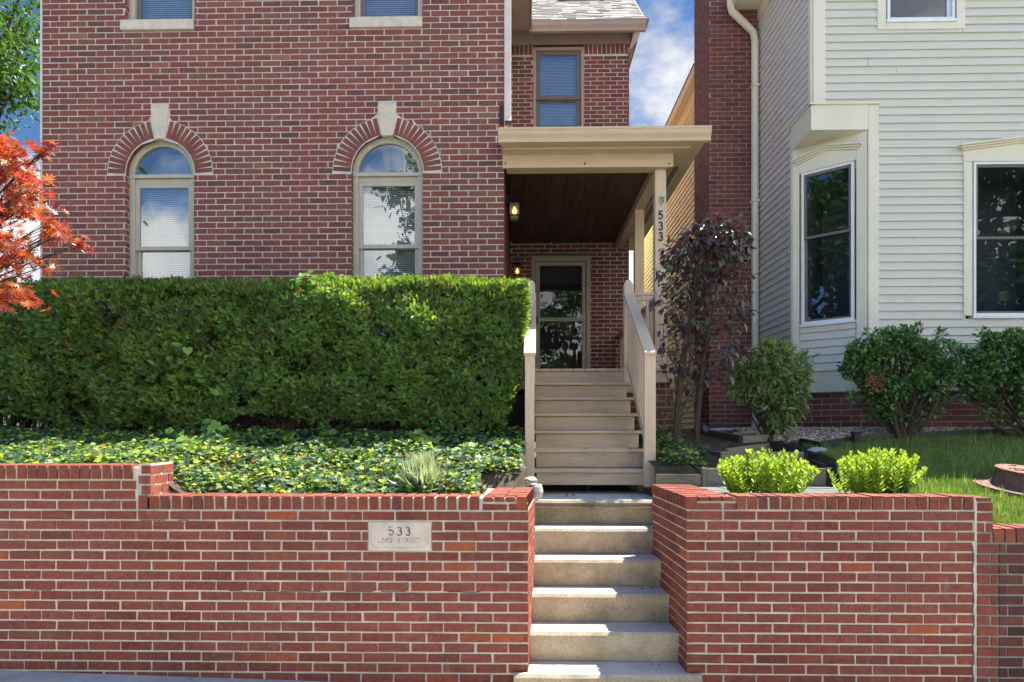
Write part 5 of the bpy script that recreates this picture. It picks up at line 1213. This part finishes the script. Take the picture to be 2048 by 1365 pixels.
for i in range(12): x = gb[0] + jit(.12); mb.tube([(x, gb[1] + jit(.1), gb[2] - .05), (gb[0] + (x - gb[0]) * 2 + jit(.04), gb[1] + jit(.1), .12), (gb[0] + (x - gb[0]) * 3.4, gb[1] + jit(.2), .45)], [.03, .022, .012], 7)
mb.build('trunk', M['bark'], h1)
gb = (wx(2062, 7.6), 7.6, T(6, 7.6)); h2 = holly(gb, 2030, 'round glossy dark green bush below the wide neighbour window, cut by the photo edge', 1.1)
mb = MB()
for i in range(8): x = gb[0] + jit(.1); mb.tube([(x, gb[1] + jit(.1), gb[2] - .05), (x + jit(.08), gb[1], .15), (gb[0] + (x - gb[0]) * 3, gb[1], .5)], [.032, .022, .012], 7)
mb.build('trunk', M['bark'], h2)

# ---- sedums
def sedum(pxs, label):
    Y = 5.28; c = wx(sum(pxs) / 2, Y); t = thing('sedum_clump', label, 'plant', (c, Y, -.54), 'yellow-green sedum clumps behind the wall'); mb = MB(); P, A, S, PB = [], [], [], []
    w = wx(pxs[1], Y) - wx(pxs[0], Y); ns = 64
    for i in range(ns):
        f = (i + R.random()) / ns * 2 - 1; y = Y + jit(.16); x0 = c + f * w * .33
        h = .385 * (1 - .32 * f * f) * R.uniform(.75, 1.04)
        x1 = c + f * w * .50; top = Vector((x1 + jit(.02), y - .04 + jit(.06), -.56 + h)); b = Vector((x0, y, -.56))
        mb.tube([b, (b + top) / 2 + Vector((jit(.015), jit(.015), 0)), top], [.006, .005, .003], 5)
        nl = 26
        for k in range(nl):
            q = (k + .5) / nl; p = b.lerp(top, .12 + .88 * q); a = k * 2.4 + R.random(); P.append(p); A.append((math.cos(a), math.sin(a) - .1, .55 + .5 * q)); S.append(R.uniform(.05, .082) * (1.05 - .4 * q))
        for k in range(9): P.append(top + Vector((jit(.014), jit(.014), R.uniform(-.01, .02)))); A.append((jit(.6), jit(.6), 1)); S.append(R.uniform(.012, .02))
    mb.build('stems', M['sedum leaf'], t); n = len(P)
    scatter('foliage', M['sedum leaf'], t, leaf_oval(.46, .10, .08), P, A, np.c_[rng.normal(size=n) * .2, rng.normal(size=n) * .2, np.ones(n)], S)
sedum((1432, 1632), 'bright yellow-green sedum clump behind the wall, in front of the stepped path')
sedum((1672, 1842), 'bright yellow-green sedum clump behind the wall, in front of the lawn')

# ---- lawn grass
n = 150000; x = rng.uniform(2.7, 6.6, n); y = 4.86 + 3.2 * rng.beta(1.0, 1.5, n)
k = np.array([is_lawn(a, b) for a, b in zip(x, y)]); x, y = x[k], y[k]; n = len(x)
z = np.array([T(a, b) for a, b in zip(x, y)])
k = ((x - gx) ** 2 + (y - gy) ** 2) > .40 ** 2; x, y, z = x[k], y[k], z[k]; n = len(x)
a = rng.uniform(0, 2 * np.pi, n); tilt = np.abs(rng.normal(size=n)) * .5
lng = np.where(rng.random(n) < .025, 2.4, 1.0)
o = scatter('grass', M['grass blade'], None, ([(vx * 1.5, vy, vz) for vx, vy, vz in BLADE[0]], BLADE[1]), np.c_[x, y, z - .004], np.c_[np.cos(a) * np.sin(tilt), np.sin(a) * np.sin(tilt), np.cos(tilt)], np.c_[-np.cos(a), -np.sin(a), np.ones(n) * .3], rng.uniform(.022, .05, n) * lng)
tag(o, 'green lawn grass, sunlit near the wall and shaded towards the house', 'grass', kind='stuff')
# ---- gravel
def pebble():
    t = (1 + 5 ** .5) / 2; v = unit(np.array([(-1, t, 0), (1, t, 0), (-1, -t, 0), (1, -t, 0), (0, -1, t), (0, 1, t), (0, -1, -t), (0, 1, -t), (t, 0, -1), (t, 0, 1), (-t, 0, -1), (-t, 0, 1)], float)) * np.array((.6, .9, .42))
    return v, [(0, 11, 5), (0, 5, 1), (0, 1, 7), (0, 7, 10), (0, 10, 11), (1, 5, 9), (5, 11, 4), (11, 10, 2), (10, 7, 6), (7, 1, 8), (3, 9, 4), (3, 4, 2), (3, 2, 6), (3, 6, 8), (3, 8, 9), (4, 9, 5), (2, 4, 11), (6, 2, 10), (8, 6, 7), (9, 8, 1)]
n = 26000; x = rng.uniform(2.55, 7.2, n); y = rng.uniform(6.7, 8.17, n)
k = np.array([(b > edgeY(a) + .02 if a > EDGE[0][0] else (b > 7.15 or a > 2.95)) and a > 2.5 + .4 * (8.2 - b) for a, b in zip(x, y)]); x, y = x[k], y[k]; n = len(x)
z = np.array([T(a, b) for a, b in zip(x, y)]) + rng.uniform(-.004, .018, n)
o = scatter('gravel', M['pebble'], None, pebble(), np.c_[x, y, z], rand_dirs(n) * np.array((1, 1, .25)), rng.normal(size=(n, 3)) * .3 + np.array((0, 0, 1)), rng.uniform(.012, .027, n), smooth=True)
tag(o, 'tan and white river gravel bed along the neighbour foundation', 'gravel', kind='stuff')

# ---- red maple
MY = 5.15
mt = thing('japanese_maple', 'red-orange japanese maple reaching in at the left edge', 'tree', (wx(-330, MY), MY, -.4))
mb = MB(); b = (wx(-330, MY), MY, -.45); fork = (wx(-300, MY), MY, .5)
mb.tube([b, (wx(-310, MY), MY, .1), fork], [.07, .055, .045], 8)
clus = []
for (px, py, r, k) in ((20, 335, 34, 64), (60, 315, 28, 50), (85, 300, 18, 22), (35, 300, 22, 36), (70, 345, 26, 44), (5, 390, 40, 60), (50, 385, 30, 46), (90, 370, 22, 30), (20, 430, 34, 46), (60, 425, 28, 32), (120, 447, 18, 24), (145, 478, 16, 22), (105, 450, 16, 22), (165, 486, 8, 7), (95, 468, 14, 14), (30, 480, 34, 44), (65, 490, 24, 28), (15, 530, 36, 56), (60, 540, 26, 34), (85, 525, 16, 14), (105, 522, 10, 6), (10, 575, 30, 46), (35, 600, 20, 26), (8, 612, 16, 20), (-40, 340, 60, 110), (-50, 450, 70, 120), (-50, 570, 60, 100), (-60, 260, 50, 60), (95, 278, 6, 5), (102, 392, 9, 7), (70, 510, 30, 30)):
    c = Vector((wx(px - 13, MY), MY + R.uniform(-.22, .22), wz(py, px, MY))); clus.append((c, r / (F / MY), k))
P, A = [], []
for c, r, k in clus:
    f = Vector(fork); m1 = f.lerp(c, .4) + Vector((0, 0, .12)); m2 = f.lerp(c, .78) + Vector((0, 0, .06))
    mb.tube([f, m1, m2, c], [.016, .010, .006, .003], 5)
    for _ in range(3): mb.tube([m2, m2.lerp(c, .6) + Vector((jit(.05), jit(.05), jit(.04))), c + Vector((jit(r), jit(r), jit(r * .6)))], [.004, .003, .0015], 4)
    for _ in range(int(k * 1.2)):
        p = c + Vector((R.gauss(0, .58) * r, R.gauss(0, .8) * r, R.gauss(0, .42) * r)); P.append(p); A.append((R.gauss(0, .6), R.gauss(-.25, .5), R.gauss(-.35, .4)))
mb.build('trunk', M['bark'], mt); n = len(P)
scatter('foliage', M['maple leaf'], mt, MAPLE, P, A, np.c_[rng.normal(size=n) * .35, rng.normal(size=n) * .4 - .35, np.ones(n)], rng.uniform(.052, .088, n))

# ---- trees
def tree(name, label, x, y, z, h, cr, nl, lsize, seed, mat='tree leaf', cz=.62, sq=1.0, cat='tree', group=None):
    r = random.Random(seed); g = np.random.default_rng(seed)
    t = thing(name, label, cat, (x, y, z), group); mb = MB()
    mb.tube([(x, y, z - .2), (x + r.uniform(-.2, .2), y, z + h * .25), (x + r.uniform(-.3, .3), y, z + h * .5), (x, y, z + h * .85)], [h * .026, h * .021, h * .014, h * .004], 9)
    cs_ = []
    for i in range(60):
        d = g.normal(size=3); d /= np.linalg.norm(d); rad = r.uniform(.45, 1.0) ** .6
        c = np.array((x, y, z + h * cz)) + d * rad * np.array((cr, cr, h * (1 - cz) * sq)); cs_.append(c)
        s0 = np.array((x, y, z + h * r.uniform(.25, .6))); mb.tube([tuple(s0), tuple((s0 + c) / 2 + np.array((0, 0, .2))), tuple(c)], [h * .008, h * .005, h * .0015], 5)
    mb.build('trunk', M['bark'], t)
    ci = g.integers(0, 60, nl); P = np.array(cs_)[ci] + g.normal(size=(nl, 3)) * cr * np.array((.17, .17, .11))
    A = g.normal(size=(nl, 3)) + np.array((0, 0, -.5)); Nn = g.normal(size=(nl, 3)) * .6 + np.array((0, 0, 1))
    scatter('crown', M[mat], t, leaf_oval(.5), P, A, Nn, g.uniform(lsize * .7, lsize * 1.2, nl)); return t
tree('street_tree', 'leafy green tree behind the left corner of the brick house', wx(-40, 15) - 1.0, 15.0, 0.1, 13.5, 2.2, 11000, .16, 5, cz=.72, sq=.8)
SG = 'trees across the street seen mirrored in the windows'
tree('street_tree', 'tall green tree across the street mirrored in the right arched window', -3.8, -13, -2, 15.0, 2.7, 20000, .30, 8, group=SG, cz=.55)
tree('street_tree', 'broad green tree across the street mirrored in the wide neighbour window', 19, -12, -2, 19, 6.0, 26000, .40, 9, group=SG, cz=.52)
tree('street_tree', 'green tree across the street mirrored in the storm door glass', 2.8, -14, -2, 10.5, 3.0, 14000, .30, 10, group=SG, cz=.52)
tree('street_tree', 'green tree down the street mirrored in the corner window', -24, -10.6, -2, 18, 5.5, 24000, .42, 12, group=SG, cz=.5)
BG = 'bushes behind the left end of the hedge'
for i, (x, y, h, lab) in enumerate(((-7.6, 11.5, 2.6, 'round green bush behind the hedge at the house corner'), (-9.4, 12.5, 3.0, 'round green bush behind the hedge at the photo edge'))):
    tree('bush', lab, x, y, -.1, h, 1.2, 5000, .10, 20 + i, cz=.45, cat='bush', group=BG)
